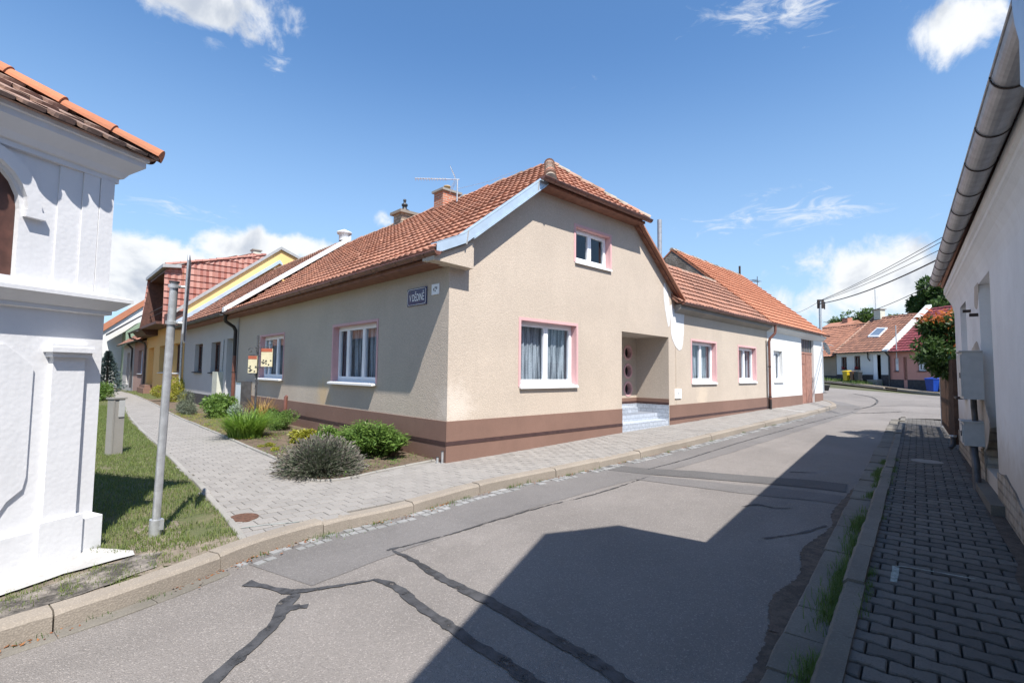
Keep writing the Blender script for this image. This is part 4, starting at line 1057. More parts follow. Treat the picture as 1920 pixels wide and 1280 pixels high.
# street name sign and number plate
def fpoly(F, pts): return [F.px(*p) for p in pts]
su1, sz1 = FL.px(766, 545); su0, sz0 = FL.px(801, 569); sc = (su0+su1)/2; sw2 = abs(su1-su0)/2; zc = (FL.px(783, 541)[1]+FL.px(783, 572)[1])/2; sh2 = .17
SG_ = thing('street_sign', 'navy enamel street name sign reading V DĚDINĚ under the eaves', 'sign', FL.p(sc, 0, zc))
def rrect(F, c, z, a, b, ch, v, out, mb):
    P = [(c-a+ch, z-b), (c+a-ch, z-b), (c+a, z-b+ch), (c+a, z+b-ch), (c+a-ch, z+b), (c-a+ch, z+b), (c-a, z+b-ch), (c-a, z-b+ch)]
    mb.prism([F.p(u, v, zz) for u, zz in P], -F.V*out)
mb = MB(); mb.fbox(FL, sc-sw2, sc+sw2, -.022, -.004, zc-sh2, zc+sh2); pl = mb.build('plate', 'blue', SG_)
mb = MB(); a_, b_2, ch_ = sw2-.02, sh2-.018, .035
P = [(sc-a_+ch_, zc-b_2), (sc+a_-ch_, zc-b_2), (sc+a_, zc-b_2+ch_), (sc+a_, zc+b_2-ch_), (sc+a_-ch_, zc+b_2), (sc-a_+ch_, zc+b_2), (sc-a_, zc+b_2-ch_), (sc-a_, zc-b_2+ch_)]
for i in range(8):
    a, b = P[i], P[(i+1) % 8]; mb.tube([FL.p(a[0], -.0235, a[1]), FL.p(b[0], -.0235, b[1])], .006, 4)
mb.build('border', 'whitep', SG_)
def text(s, F, u, z, v, h, width, mat, parent, name='lettering', flip=True):
    cu = bpy.data.curves.new('t', 'FONT'); cu.body = s; cu.size = 1; cu.extrude = .0; cu.offset = .012
    o = bpy.data.objects.new('t', cu); COL.objects.link(o); dg = bpy.context.evaluated_depsgraph_get(); me = bpy.data.meshes.new_from_object(o.evaluated_get(dg)); bpy.data.objects.remove(o)
    co = [v_.co.copy() for v_ in me.vertices]; x0 = min(c.x for c in co); x1 = max(c.x for c in co); y0 = 0; y1 = .7
    mb = MB(); sgn = -1 if flip else 1
    V = [F.p(u+sgn*((c.x-x0)/(x1-x0)-.5)*width, v, z+(c.y-.35)/.7*h) for c in co]
    mb.mesh(V, [tuple(p.vertices) for p in me.polygons], .5); return mb.build(name, mat, parent)
text('V DĚDINĚ', FL, sc, zc-.012, -.0245, .135, sw2*1.55, 'whitep', SG_)
su1, sz1 = FL.px(811, 536); su0, sz0 = FL.px(824.5, 549)
NP = thing('number_plate', 'small white square plate beside the street name sign near the corner', 'plate', FL.p((su0+su1)/2, 0, (sz0+sz1)/2))
mb = MB(); mb.fbox(FL, su0, su1, -.02, -.003, sz0-.02, sz1+.02); pl = mb.build('plate', 'whitep', NP)
cc = (su0+su1)/2; zz = (sz0+sz1)/2
for du, dz, l in ((-.05, .02, .05), (.0, .03, .04), (.045, .0, .05), (.0, -.03, .03)): mb = MB(); mb.fbox(FL, cc+du-.012, cc+du+.012, -.0225, -.0195, zz+dz-l/2, zz+dz+l/2); mb.build('mark', 'ink', NP)

# ------------------------------------------------------------------ white house next to the wing (right)
H2 = thing('gateway_house', 'white rendered house with brown double gate and orange tiled roof, right of the beige wing', 'house', FW.p(8.3, 0, 0))
w = MB(); gu0, gu1, gz1 = 13.05, 15.2, 3.36
WN = (9.06, 1.33, 10.2, 2.63); E2 = 16.75
wall(w, FW, [(8.282, Z0), (gu0, Z0), (gu0, gz1), (gu1, gz1), (gu1, Z0), (E2, Z0), (E2, 3.76), (8.282, 3.76)], [WN], depth=.19)
for u in (gu0, gu1): w.face([FW.p(u, 0, Z0), FW.p(u, .45, Z0), FW.p(u, .45, gz1), FW.p(u, 0, gz1)])
w.face([FW.p(gu0, 0, gz1), FW.p(gu1, 0, gz1), FW.p(gu1, .45, gz1), FW.p(gu0, .45, gz1)])
w.face([FW.p(E2, 0, Z0), FW.p(E2, 8.3, Z0), FW.p(E2, 8.3, 3.7), FW.p(E2, 4, 7.3), FW.p(E2, 0, 3.7)]); w.face([FW.p(8.3, 8.3, Z0), FW.p(E2, 8.3, Z0), FW.p(E2, 8.3, 3.7), FW.p(8.3, 8.3, 3.7)])
w.build('wall', 'white_render', H2)
pl_ = MB(); pl_.fbox(FW, 8.284, gu0, -.014, .002, Z0, .70); pl_.fbox(FW, gu1, E2+.014, -.014, .002, Z0, .72); pl_.fbox(FW, E2, E2+.014, .002, 8, Z0, .72); pl_.build('plinth', 'brown', H2)
window(H2, FW, *WN, surround=None, sill_out=.05)
gt = MB(); 
for k in range(10):
    a = gu0+(gu1-gu0)*k/10; gt.fbox(FW, a+.004, a+(gu1-gu0)/10-.004, .10, .13, .2, 2.66)
gt.fbox(FW, gu0, gu1, .08, .14, 2.66, 2.74); gt.fbox(FW, (gu0+gu1)/2-.03, (gu0+gu1)/2+.03, .08, .10, .2, 2.66)
gt.fbox(FW, gu0+.12, gu0+.16, .085, .10, .3, 2.2); gt.fbox(FW, gu0+.16, gu0+.95, .085, .10, 2.16, 2.2)
GT = gt.build('gate', 'doorwood', H2)
tl = MB(); tl.fbox(FW, gu0, gu1, .13, .16, 2.74, gz1); tl.build('transom_glazing', plain('dusty_gate_glass', (.10, .11, .12), .35), GT)
GB = plain('grey_gate_bars', (.20, .18, .17), .7)
for k in range(6): 
    a = gu0+(gu1-gu0)*k/5; tl = MB(); tl.fbox(FW, a-.02, a+.02, .10, .13, 2.74, gz1); tl.build('transom_bar', GB, GT)
hn = MB(); hn.tube([FW.p(gu1-.1, .09, 1.3), FW.p(gu1-.1, .05, 1.3), FW.p(gu1-.1, .05, 1.5), FW.p(gu1-.1, .09, 1.5)], .012, 6); hn.build('handle', 'ink', GT)
br, zt2 = wingroof(H2, 8.12, 17.0, 4.0, 'redtile2', z0=3.68, lift=.03)
gutter(H2, FW.p(8.5, -.28, 3.68), FW.p(17.05, -.28, 3.70), .055, bstep=1.2)
f_ = MB(); f_.prism([FW.p(8.30, v, z) for v, z in ((-.20, 3.56), (-.13, 3.50), (-.08, 3.44), (-.002, 3.38), (-.002, 3.64), (-.20, 3.64))], FW.U*8.6); f_.build('cornice', 'white_render', H2)
gw = MB(); u8 = 8.14
gw.face([FW.p(u8, .0, 3.9), FW.p(u8, 4.0, zt2-.08), FW.p(u8, 8.0, 3.9)], .5, [(0, 3.9), (4, zt2), (8, 3.9)])
gw.face([FW.p(u8+.05, .0, 3.9), FW.p(u8+.05, 4.0, zt2-.08), FW.p(u8+.05, 8.0, 3.9)], .5, [(0, 3.9), (4, zt2), (8, 3.9)])
gw.build('gable_wall', 'stonewall', H2)
cu, cz = FW.px(1387, 510, 4.0); cp = MB(); cp.tube([FW.p(cu, 4.0, zt2-.2), FW.p(cu, 4.0, zt2+.55)], .06, 8); cp.build('vent_pipe', 'iron', H2)
cu, cz = FW.px(1420, 528, 4.6); an = MB(); an.tube([FW.p(cu, 4.6, 6.3), FW.p(cu, 4.6, 8.1)], .02, 6); an.tube([FW.p(cu-.9, 4.6, 7.75), FW.p(cu+.3, 4.6, 7.75)], .015, 5)
for k in range(6): an.tube([FW.p(cu-.9+k*.2, 4.35, 7.75), FW.p(cu-.9+k*.2, 4.85, 7.75)], .01, 4)
an.build('aerial', 'iron', H2)
ds = MB(); dc = FW.p(E2+.35, -.1, 3.05); dn = (Vector((.5, -.8, .35))).normalized(); a_ = dn.orthogonal().normalized(); b_ = dn.cross(a_)
for i in range(5):
    for k in range(18):
        def dp_(i, k): rr = .36*i/5; t = 2*math.pi*k/18; return dc+(a_*math.cos(t)+b_*math.sin(t))*rr+dn*(rr*rr*.45)
        ds.face([dp_(i, k), dp_(i+1, k), dp_(i+1, k+1), dp_(i, k+1)], .5, None, True)
ds.tube([dc, FW.p(E2, .0, 2.9)], .025, 6); ds.tube([dc-b_*.3, dc+dn*.4], .012, 5); ds.build('satellite_dish', 'dish', H2)
# tall pipe and orange brick stack between the gable and the wing roof
pu = 2.3
hp = Vector((9.6, 2.6, 0)); t = MB()
xx, zz0 = None, None
v_ = ray(1237, 482); tt = (2.6-CAM.y)/v_.y; q = CAM+v_*tt; zt3 = (CAM+ray(1236, 412)*((2.6-CAM.y)/ray(1236, 412).y)).z
t.tube([(q.x, 2.6, 4.2), (q.x, 2.6, zt3)], .085, 14); t.build('flue_pipe', 'guttergal', H1)
t = MB(); F_ = Fr((q.x-.15, 2.9), (1, 0), (0, 1)); v_ = CAM+ray(1243, 487)*((2.9-CAM.y)/ray(1243, 487).y); t.fbox(F_, .1, .62, 0, .5, 4.2, v_.z, uvw=True); t.build('chimney', 'brick', H1)

# ------------------------------------------------------------------ pale grey house, left row
H3 = thing('grey_house', 'pale grey terraced house with two brown windows between the corner house and the yellow house', 'house', (0, 13, 0))
w = MB(); G1 = (15.45, 1.45, 16.9, 2.72); G2 = (18.45, 1.45, 19.95, 2.74); GD = (13.55, .45, 14.5, 2.78)
wall(w, FL, [(13.0, Z0), (22.3, Z0), (22.3, 3.75), (13.0, 3.75)], [G1, G2, GD], depth=.22, v=-.01)
w.face([(8, 13.2, Z0), (8, 22.3, Z0), (8, 22.3, 3.8), (8, 13.2, 3.8)]); w.face([(0, 22.28, Z0), (8, 22.28, Z0), (8, 22.28, 3.8), (4.1, 22.28, 6.9), (0, 22.28, 3.7)])
w.build('wall', 'greyw', H3)
pp = MB(); pp.fbox(FL, 13.0, 13.55, -.025, -.008, Z0, .5); pp.fbox(FL, 14.5, 22.3, -.025, -.008, Z0, .5); pp.build('plinth', 'dkplinth', H3)
for q in (G1, G2): window(H3, FL, *q, depth=.20, frame='wood_br', sill='dkplinth', sill_out=.10, v0=-.01, sashes=2, curtain=True)
dr = MB(); dr.fbox(FL, 13.55, 14.5, .19, .24, .45, 2.78); dr.fbox(FL, 13.65, 14.4, .17, .19, .6, 1.4); dr.fbox(FL, 13.65, 14.4, .17, .19, 1.5, 2.6); dr.build('door', 'greyw', H3)
ro = MB(); tiles(ro, (-.52, 0, 3.68), (0, 1, 0), (1, 0, (7.22-3.68)/4.62), lambda b: 4.62*math.hypot(1, .766) if b is None else (13.12, 22.1), w=.24, rh=.34)
slab(ro, (-.5, 13.1, 3.68), (-.5, 22.2, 3.68), (4.1, 22.2, 7.21), (4.1, 13.1, 7.21)); slab(ro, (8.6, 13.1, 3.68), (8.6, 22.2, 3.68), (4.1, 22.2, 7.2), (4.1, 13.1, 7.2))
RO3 = ro.build('roof', 'redtile3', H3); rd = MB(); ridge_line(rd, (4.1, 13.1, 7.2), (4.1, 22.2, 7.2), .1, .36); rd.build('ridge_tiles', 'ridge', RO3)
wp = MB(); wp.prism([(-.56, 12.84, 3.66), (4.15, 12.84, 7.16), (4.15, 12.84, 7.36), (-.56, 12.84, 3.82)], (0, .27, 0)); wp.build('parapet', 'whitewash', H3)
sc_ = MB(); sc_.lathe((4.05, 13.3, 7.2), [(.22, 0), (.22, .3), (.3, .3), (.32, .38), (.0, .52)]); sc_.build('roof_vent', 'whitewash', H3)
vf = MB(); vf.prism([(-.55, 22.05, 3.68), (4.3, 22.05, 7.60), (4.45, 22.05, 7.50), (4.45, 22.05, 7.62), (4.3, 22.05, 7.80), (-.55, 22.05, 3.92)], (0, .25, 0)); vf.build('verge_flashing', 'flash', H3)
gutter(H3, (-.60, 13.0, 3.60), (-.60, 22.2, 3.60), .075, 'lead', bstep=1.2)
f_ = MB(); f_.fbox(FL, 13.0, 22.1, -.50, -.012, 3.52, 3.60); f_.build('eaves_board', 'soffit', H3)
for (x0_, x1_, y0_, y1_, mt) in ((402, 408, 729, 697, 'boxgrey'), (410, 419, 740, 693, 'boxcream')):
    a = FL.px(x0_, 700)[0]; b = FL.px(x1_, 700)[0]; zt_a = FL.px(x1_, y1_)[1]; zb_a = FL.px(x1_, y0_)[1]
    mb = MB(); mb.fbox(FL, b, a, -.22 if mt == 'boxcream' else -.08, -.012, max(zb_a, .1), min(zt_a, 1.5)); mb.build('meter_box', mt, H3)
dw = MB(); dw.tube([FL.p(14.9, -.04, 2.75), FL.p(14.9, -.04, 2.3), FL.p(15.0, -.03, 1.5)], .03, 6); dw.build('wall_cable', 'galv', H3)

# ------------------------------------------------------------------ yellow house with loggia
H4 = thing('yellow_house', 'tall yellow house with brown boarded loggia, glossy red roof and grey coping', 'house', (0, 22.3, 0))
w = MB(); yw = []
def yL(px, py=660): return FL.px(px, py)[0]
YD = (yL(289.5), .55, yL(279), 2.95); YW1 = (yL(340), 1.35, yL(324), 2.95); YW2 = (yL(309.5), 1.35, yL(300), 2.95)
wall(w, FL, [(22.3, Z0), (34.4, Z0), (34.4, 4.1), (22.3, 4.1)], [YD, YW1, YW2], depth=.3, v=-.02)
wall(w, FL, [(25.0, 4.1), (30.4, 4.1), (30.4, 7.0), (25.0, 7.0)], [(26.6, 4.9, 28.6, 6.6)], depth=.15, v=.25)
# south gable above the neighbour
gp = [(-.05, 3.0), (-.05, 4.72), (4.4, 8.42), (8.4, 6.9), (8.4, 3.0)]
w.prism([(x, 22.32, z) for x, z in gp], (0, .25, 0)); w.prism([(x, 34.2, z) for x, z in gp], (0, .2, 0)); w.face([(8.4, 22.5, Z0), (8.4, 34.2, Z0), (8.4, 34.2, 5), (8.4, 22.5, 5)])
w.face([(0, 34.4, Z0), (8.4, 34.4, Z0), (8.4, 34.4, 3.2), (0, 34.4, 3.2)])
w.build('wall', 'yellow', H4)
cp = MB(); cp.prism([(-.55, 22.2, 4.32), (4.4, 22.2, 8.44), (4.4, 22.2, 8.60), (-.55, 22.2, 4.50)], (0, .42, 0)); cp.prism([(4.4, 22.2, 8.44), (8.6, 22.2, 6.84), (8.6, 22.2, 6.95), (4.4, 22.2, 8.60)], (0, .42, 0)); cp.build('coping', 'greymetal', H4)
for q in (YW1, YW2): window(H4, FL, *q, depth=.28, frame='wood_br', sill='sillw', sill_out=.08, v0=-.02, curtain=False)
dr = MB(); dr.fbox(FL, YD[0], YD[2], .27, .32, .55, 2.95); dr.build('door', 'yellow', H4)
dr = MB(); dr.fbox(FL, YD[0]-.2, YD[2]+.3, -.5, .02, -.1, .35); dr.fbox(FL, YD[0]+.1, YD[2]+.1, -.4, .03, .351, .54); dr.build('entrance_step', 'brown', H4)
window(H4, FL, 26.6, 4.9, 28.6, 6.6, depth=.12, frame='wood_br', sill=None, v0=.25, curtain=False)
# tiled cheek facing the street corner, ridge and canopy
pA = FR.px(315, 497, 25.0); pB = FR.px(478, 476, 25.0); ck = MB()
dx = pB[0]-pA[0]; tiles(ck, (-.62, 24.98, 4.0), (1, 0, 0), (0, .04, 1), lambda b: 4.6 if b is None else (0 if b < 3.1 else (b-3.1)*2.9, 5.6), w=.30, rh=.36, amp=.05)
ck.prism([(-.62, 25.0, 4.0), (5.0, 25.0, 4.0), (4.9, 25.17, 8.5), (-.55, 25.13, 7.1)], (0, .06, 0))
tiles(ck, (-.9, 30.6, 4.2), (1, 0, 0), (.08, .0, 1), lambda b: 2.9 if b is None else (0, .3), w=.3, rh=.3, amp=.05)
ck.face([(-.55, 25.1, 7.15), (-.55, 30.5, 7.15), (4.4, 30.5, 8.55), (4.4, 25.1, 8.55)]); ck.face([(4.4, 22.6, 8.4), (4.4, 34.2, 8.4), (8.5, 34.2, 4.9), (8.5, 22.6, 4.9)])
slab(ck, (-.5, 22.5, 4.0), (-.5, 25, 4.0), (4.4, 25, 8.4), (4.4, 22.5, 8.4)); slab(ck, (-.5, 30.6, 4.0), (-.5, 34.2, 4.0), (4.4, 34.2, 8.4), (4.4, 30.6, 8.4))
CK = ck.build('roof', 'redtile_y', H4); rd = MB(); ridge_line(rd, (-.6, 25.05, 7.22), (4.5, 25.2, 8.62), .12, .36); rd.build('ridge_tiles', 'redtile_y', CK)
lg = MB(); lg.prism([(-.95, 30.4, 4.05), (.25, 30.4, 4.05), (.25, 30.4, 7.0), (-.55, 30.4, 7.0)], (0, .2, 0)); lg.fbox(FL, 25.0, 30.6, -.9, -.02, 3.98, 4.12); lg.fbox(FL, 22.35, 25.0, -.55, -.02, 3.9, 4.5); lg.prism([(-.95, 30.4, 4.05), (-.02, 30.4, 4.05), (-.02, 30.4, 3.65), (-.6, 30.4, 3.65)], (0, 4.0, 0)); lg.fbox(FL, 25.3, 30.4, -.55, .25, 6.88, 6.98)
lg.build('loggia_boards', 'wood_br', H4)
cn = MB(); cn.prism([(-.75, 24.8, 7.02), (.1, 24.8, 7.10), (.1, 24.8, 7.26), (-.75, 24.8, 7.20)], (0, 5.9, 0)); cn.build('canopy_flashing', 'greymetal', H4)
rl = MB(); rl.tube([(-.5, 25.3, 5.0), (-.5, 30.3, 5.0)], .025, 6); rl.tube([(-.5, 25.3, 4.7), (-.5, 30.3, 4.7)], .015, 6); rl.build('loggia_rail', 'ink', H4)
gutter(H4, (-1.05, 30.6, 3.92), (-1.05, 34.4, 3.92), .08, 'lead', bstep=1.3)
downpipe(H4, [(-1.05, 34.2, 3.85), (-1.0, 34.2, 3.6), (-.2, 34.3, 3.3), (-.12, 34.3, 3.1), (-.12, 34.3, .1)], .06, 'lead')
downpipe(H4, [(-.12, 22.45, 3.8), (-.12, 22.45, .1)], .06, 'galv')
cc_ = chimney(H4, 4.3, 26.5, .45, .45, 7.6, 9.05, 'boxcream', 'concrete')

# ------------------------------------------------------------------ low houses further along the left row
def rowhouse(name, label, y0, y1, zt, wm, rm, holes, doors=(), x=-.0, ridge=3.4, gut='lead'):
    t = thing(name, label, 'house', (x, y0, 0)); w = MB(); F = Fr((x, 0), (0, 1), (1, 0))
    wall(w, F, [(y0, Z0), (y1, Z0), (y1, zt), (y0, zt)], list(holes)+list(doors), depth=.25)
    w.face([(x+7, y0, Z0), (x+7, y1, Z0), (x+7, y1, zt), (x+7, y0, zt)])
    for y in (y0+.01, y1-.01): w.face([(x, y, Z0), (x+7, y, Z0), (x+7, y, zt), (x+3.5, y, zt+ridge*.8), (x, y, zt)])
    w.build('wall', wm, t)
    for q in holes: window(t, F, *q, depth=.22, frame='wood_br' if wm != 'pinkdull' else 'pvc', sill_out=.06, curtain=False)
    for q in doors: d = MB(); d.fbox(F, q[0], q[2], .22, .27, q[1], q[3]); d.build('door', 'doorwood', t)
    r_ = MB(); B = Vector((1, 0, .8)).normalized(); L = 3.9*math.hypot(1, .8)
    tiles(r_, (x-.4, 0, zt+.0), (0, 1, 0), B, lambda b: L if b is None else (y0, y1), w=.3, rh=.4, sub=2); slab(r_, (x-.4, y0, zt), (x-.4, y1, zt), (x+3.5, y1, zt+3.12), (x+3.5, y0, zt+3.12)); slab(r_, (x+7.4, y0, zt), (x+7.4, y1, zt), (x+3.5, y1, zt+3.11), (x+3.5, y0, zt+3.11))
    r_.build('roof', rm, t); gutter(t, (x-.48, y0, zt-.02), (x-.48, y1, zt-.02), .08, gut, bstep=1.5)
    return t
H5 = rowhouse('low_house', 'low dull pink terraced house beyond the yellow house', 34.45, 40.6, 3.55, 'pinkdull', 'redtile', [(yL(268, 665), 1.2, yL(260, 665), 2.9)])
H6 = rowhouse('low_house', 'low off-white terraced house with brown door past the dull pink one', 40.65, 47.5, 3.55, 'greyw', 'redtile3', [], [(yL(243.5, 670), .3, yL(238.5, 670), 2.85)])
for y in (41.0,): downpipe(H6, [(-.48, y, 3.5), (-.12, y, 3.1), (-.12, y, .1)], .07, 'lead')
# white gabled house closing the row
H7 = thing('white_gabled_house', 'white gabled house with orange verge at the far end of the left row', 'house', (0, 52, 0))
w = MB()
P = [FR.px(*p, 52.0) for p in ((192, 720), (192, 622), (232, 598), (282, 566), (330, 600), (330, 720))]
w.prism([FR.p(u, 52.0, z if z > .2 else -.3) for u, z in P], (0, 9, 0)); w.build('wall', 'white_render', H7)
rf = MB(); P = [FR.px(*p, 51.8) for p in ((188, 624), (232, 597), (284, 564), (284, 554), (232, 584), (186, 612))]
rf.prism([FR.p(u, 51.8, z) for u, z in P], (0, 9.4, 0)); rf.build('roof', 'redtile2', H7)
wg = MB(); P = [FR.px(*p, 48.5) for p in ((236, 640), (236, 622), (262, 604), (290, 604), (290, 640))]
H8 = thing('green_gabled_house', 'small green gable wall rising behind the low off-white house', 'house', (0, 48.5, 0))
wg.prism([FR.p(u, 48.5, z) for u, z in P], (0, 2.8, 0)); wg.fbox(FR, P[0][0], P[-1][0], 48.5, 51.3, Z0, P[0][1]-.003); wg.build('wall', 'greenpaint', H8)
rf = MB(); P = [FR.px(*p, 48.4) for p in ((205, 627), (268, 592), (268, 589), (205, 623))]; rf.prism([FR.p(u, 48.4, z) for u, z in P], (0, 3.2, 0)); rf.build('roof', 'lead', H8)

# houses across the side street: outside the frame, mirrored in the window panes of the left facade
OH = rowhouse('opposite_house', 'tiled house across the side street, seen only as a reflection in the windows', 18, 64, 3.6, 'beige', 'redtile', [], x=-16.0)
# ------------------------------------------------------------------ chapel in the left foreground
CHP = thing('chapel', 'whitewashed wayside chapel with pilasters, moulded cornice and old tiled roof at the left edge', 'chapel', FC.p(0, 0, -.1))
HC = 3.6
w = MB()
arch = [(-1.36, 2.34), (-.70, 2.34), (-.70, 2.90)]+[(-1.03+.33*math.cos(k*math.pi/10), 2.90+.36*math.sin(k*math.pi/10)) for k in range(1, 10)]+[(-1.36, 2.90)]
wall(w, FC, [(-HC, -.4), (0, -.4), (0, 3.6), (-HC, 3.6)], [arch], depth=.09)
FCs = Fr(FC.p(0, 0, 0), FC.V, -FC.U)      # right flank
wall(w, FCs, [(0, -.4), (HC, -.4), (HC, 3.6), (0, 3.6)])
w.face([FC.p(-HC, 0, -.4), FC.p(-HC, HC, -.4), FC.p(-HC, HC, 3.6), FC.p(-HC, 0, 3.6)]); w.face([FC.p(-HC, HC, -.4), FC.p(0, HC, -.4), FC.p(0, HC, 3.6), FC.p(-HC, HC, 3.6)])
def band(mb, prof):
    """profile (out, z) swept round the front and the flanks with mitres"""
    for (d0, z0), (d1, z1) in zip(prof[:-1], prof[1:]):
        A = [FC.p(-HC-d0, -d0, z0), FC.p(d0, -d0, z0), FC.p(d0, HC+d0, z0)]; Bq = [FC.p(-HC-d1, -d1, z1), FC.p(d1, -d1, z1), FC.p(d1, HC+d1, z1)]
        for k in range(2): mb.face([A[k], A[k+1], Bq[k+1], Bq[k]], .5)
        mb.face([A[0], FC.p(-HC-d0, HC+d0, z0), FC.p(-HC-d1, HC+d1, z1), Bq[0]], .5)
band(w, [(0, 2.09), (.04, 2.10), (.04, 2.135), (.06, 2.14), (.145, 2.22), (.155, 2.22), (.155, 2.255), (0, 2.30)])
band(w, [(0, 3.37), (.035, 3.375), (.035, 3.42), (.06, 3.43), (.09, 3.48), (.15, 3.54), (.18, 3.57), (.18, 3.62), (.20, 3.63), (.20, 3.665), (0, 3.667)])
band(w, [(.055, -.4), (.055, .24), (0, .27)])
# pilasters, panels
w.fbox(FC, -.12, .0, -.035, .0, 2.27, 3.38); 
w.fbox(FC, -.26, -.125, -.028, .0, 2.27, 3.38); w.fbox(FC, -.44, -.262, -.014, .0, 2.27, 3.38)
w.fbox(FC, -.42, -.17, -.05, .0, .27, 1.69); w.fbox(FC, -.45, -.14, -.09, .0, 1.69, 1.73); w.fbox(FC, -.47, -.12, -.12, .0, 1.731, 1.77); w.fbox(FC, -.46, -.13, -.10, .0, 1.771, 1.80)
w.fbox(FC, -.46, -.13, -.085, .0, -.2, .30)
pp = [(-3.2, .42), (-.72, .42), (-.66, .52), (-.56, .60), (-.54, .70), (-.54, 1.60), (-.60, 1.66), (-.74, 1.78), (-3.2, 1.78)]
w.prism([FC.p(u, 0.0, z) for u, z in pp], -FC.V*.022)
# window hood
hood = [(-1.03+rr*math.cos(k*math.pi/12), 2.90+(rr+.03)*math.sin(k*math.pi/12)) for rr, rng in ((.46, range(0, 13)), (.36, range(12, -1, -1))) for k in rng]
n = len(hood)//2
for k in range(n-1):
    q = [hood[k], hood[k+1], hood[-2-k], hood[-1-k]]; w.prism([FC.p(u, 0, z) for u, z in q], -FC.V*.05, .5)
w.fbox(FC, -.68, -.54, -.05, 0, 2.84, 2.90)
w.build('wall', 'whitewash', CHP)
sh = MB(); 
for k in range(5): sh.fbox(FC, -1.36+.132*k+.003, -1.36+.132*(k+1)-.003, .05, .08, 2.345, 3.245)
sh.build('shutter', 'wood_br', CHP)
rf = MB(); ov = .235; ez = 3.685
E0 = FC.p(-HC-ov, -ov, ez); E1_ = FC.p(ov, -ov, ez); E2_ = FC.p(ov, HC+ov, ez); E3_ = FC.p(-HC-ov, HC+ov, ez); half = HC/2+ov; rise = half*.62; AP = FC.p(-HC/2, HC/2, ez+rise); bl_ = math.hypot(half, rise)
for (O_, A_, V_) in ((FC.p(-HC-ov, -ov, ez), FC.U, FC.V), (FC.p(ov, -ov, ez), FC.V, -FC.U)):
    B_ = (V_*half+Vector((0, 0, rise))).normalized()
    tiles(rf, O_, A_, B_, lambda b: bl_ if b is None else (half*b/bl_, 2*half-half*b/bl_), w=.21, rh=.27, amp=.012, lift=.032, kind='beaver', jit=.010, sub=8)
for a, b in ((E0, E1_), (E1_, E2_), (E2_, E3_), (E3_, E0)): rf.face([a, b, AP])
rf.face([E0+Vector((0, 0, -.02)), E1_+Vector((0, 0, -.02)), E2_+Vector((0, 0, -.02)), E3_+Vector((0, 0, -.02))])
RFC = rf.build('roof', 'chtile', CHP)
rd = MB(); ridge_line(rd, E1_+Vector((0, 0, .03))+(E1_-AP).normalized()*.04, AP+Vector((0, 0, .05)), .095, .42, .004, 10); ridge_line(rd, E0+Vector((0, 0, .06)), AP+Vector((0, 0, .05)), .1, .42, .006); ridge_line(rd, E2_+Vector((0, 0, .06)), AP+Vector((0, 0, .05)), .1, .42, .006)
rd.build('hip_tiles', 'ridge_new', RFC)

# ------------------------------------------------------------------ right-hand house, mostly in shade
H9 = thing('limewashed_house', 'old white limewashed house with eroded brick plinth and big zinc gutter on the right', 'house', FH.p(0, 0, 0))
HL = 14.7; zt = 3.62
w = MB()
r1 = (FH.px(1859, 600)[0], .30, FH.px(1837, 600)[0], 2.98); r2 = (FH.px(1812, 600)[0], 1.88, FH.px(1801, 600)[0], 3.18)
H9w = [(r1[0], -.25, r1[2], r1[3]), r2]
wall(w, FH, [(-5, -.5), (HL, -.5), (HL, zt), (-5, zt)], [r2, (r1[0], .3, r1[2], r1[3])], depth=.32)
for q in (r1, r2): w.face([FH.p(q[0], .30, q[1]-.1), FH.p(q[2], .30, q[1]-.1), FH.p(q[2], .30, q[3]), FH.p(q[0], .30, q[3])])
w.face([FH.p(HL, 0, -.5), FH.p(HL, 8, -.5), FH.p(HL, 8, zt), FH.p(HL, 4, zt+3.4), FH.p(HL, 0, zt)]); w.face([FH.p(-5, 8, -.5), FH.p(HL, 8, -.5), FH.p(HL, 8, zt), FH.p(-5, 8, zt)]); w.face([FH.p(-5, 0, -.5), FH.p(-5, 8, -.5), FH.p(-5, 8, zt), FH.p(-5, 0, zt)])
cv = [(0, 2.98), (-.012, 3.08), (-.035, 3.18), (-.075, 3.28), (-.12, 3.35), (-.14, 3.37), (-.14, 3.42), (-.165, 3.44), (-.165, 3.56), (0, 3.58)]
w.prism([FH.p(-5, v, z) for v, z in cv], FH.U*(HL+5))
w.build('wall', 'oldwall', H9)
pl9 = MB()
# eroded brick plinth with an uneven plaster edge
u = 2.0; pts = []
while u < r1[0]: pts.append((u, .40+.12*math.sin(u*2.3)+random.uniform(-.04, .04))); u += .18
def ragged(F, u0, u1, zb, zf, out, mb):
    us = [u0+(u1-u0)*k/40 for k in range(41)]; tp_ = [(q, zf(q)+random.uniform(-.025, .025)) for q in us]
    poly = [(u0, zb)]+[(u1, zb)]+tp_[::-1]
    wall(mb, F, poly, v=-out, reveal=False, uvw=True)
    for a, b in zip(tp_[:-1], tp_[1:]): mb.face([F.p(a[0], -out, a[1]), F.p(b[0], -out, b[1]), F.p(b[0], .01, b[1]), F.p(a[0], .01, a[1])])
    for q in ((u0, tp_[0][1]), (u1, tp_[-1][1])): mb.face([F.p(q[0], -out, zb), F.p(q[0], .3, zb), F.p(q[0], .3, q[1]), F.p(q[0], -out, q[1])], .5, [(0, 0), (.3, 0), (.3, .5), (0, .5)])
ragged(FH, -4, r1[0], -.5, lambda q: .36+.10*math.sin(q*1.7), .018, pl9)
ragged(FH, r1[2], HL, -.5, lambda q: .52+.10*math.sin(q*2.1), .018, pl9)
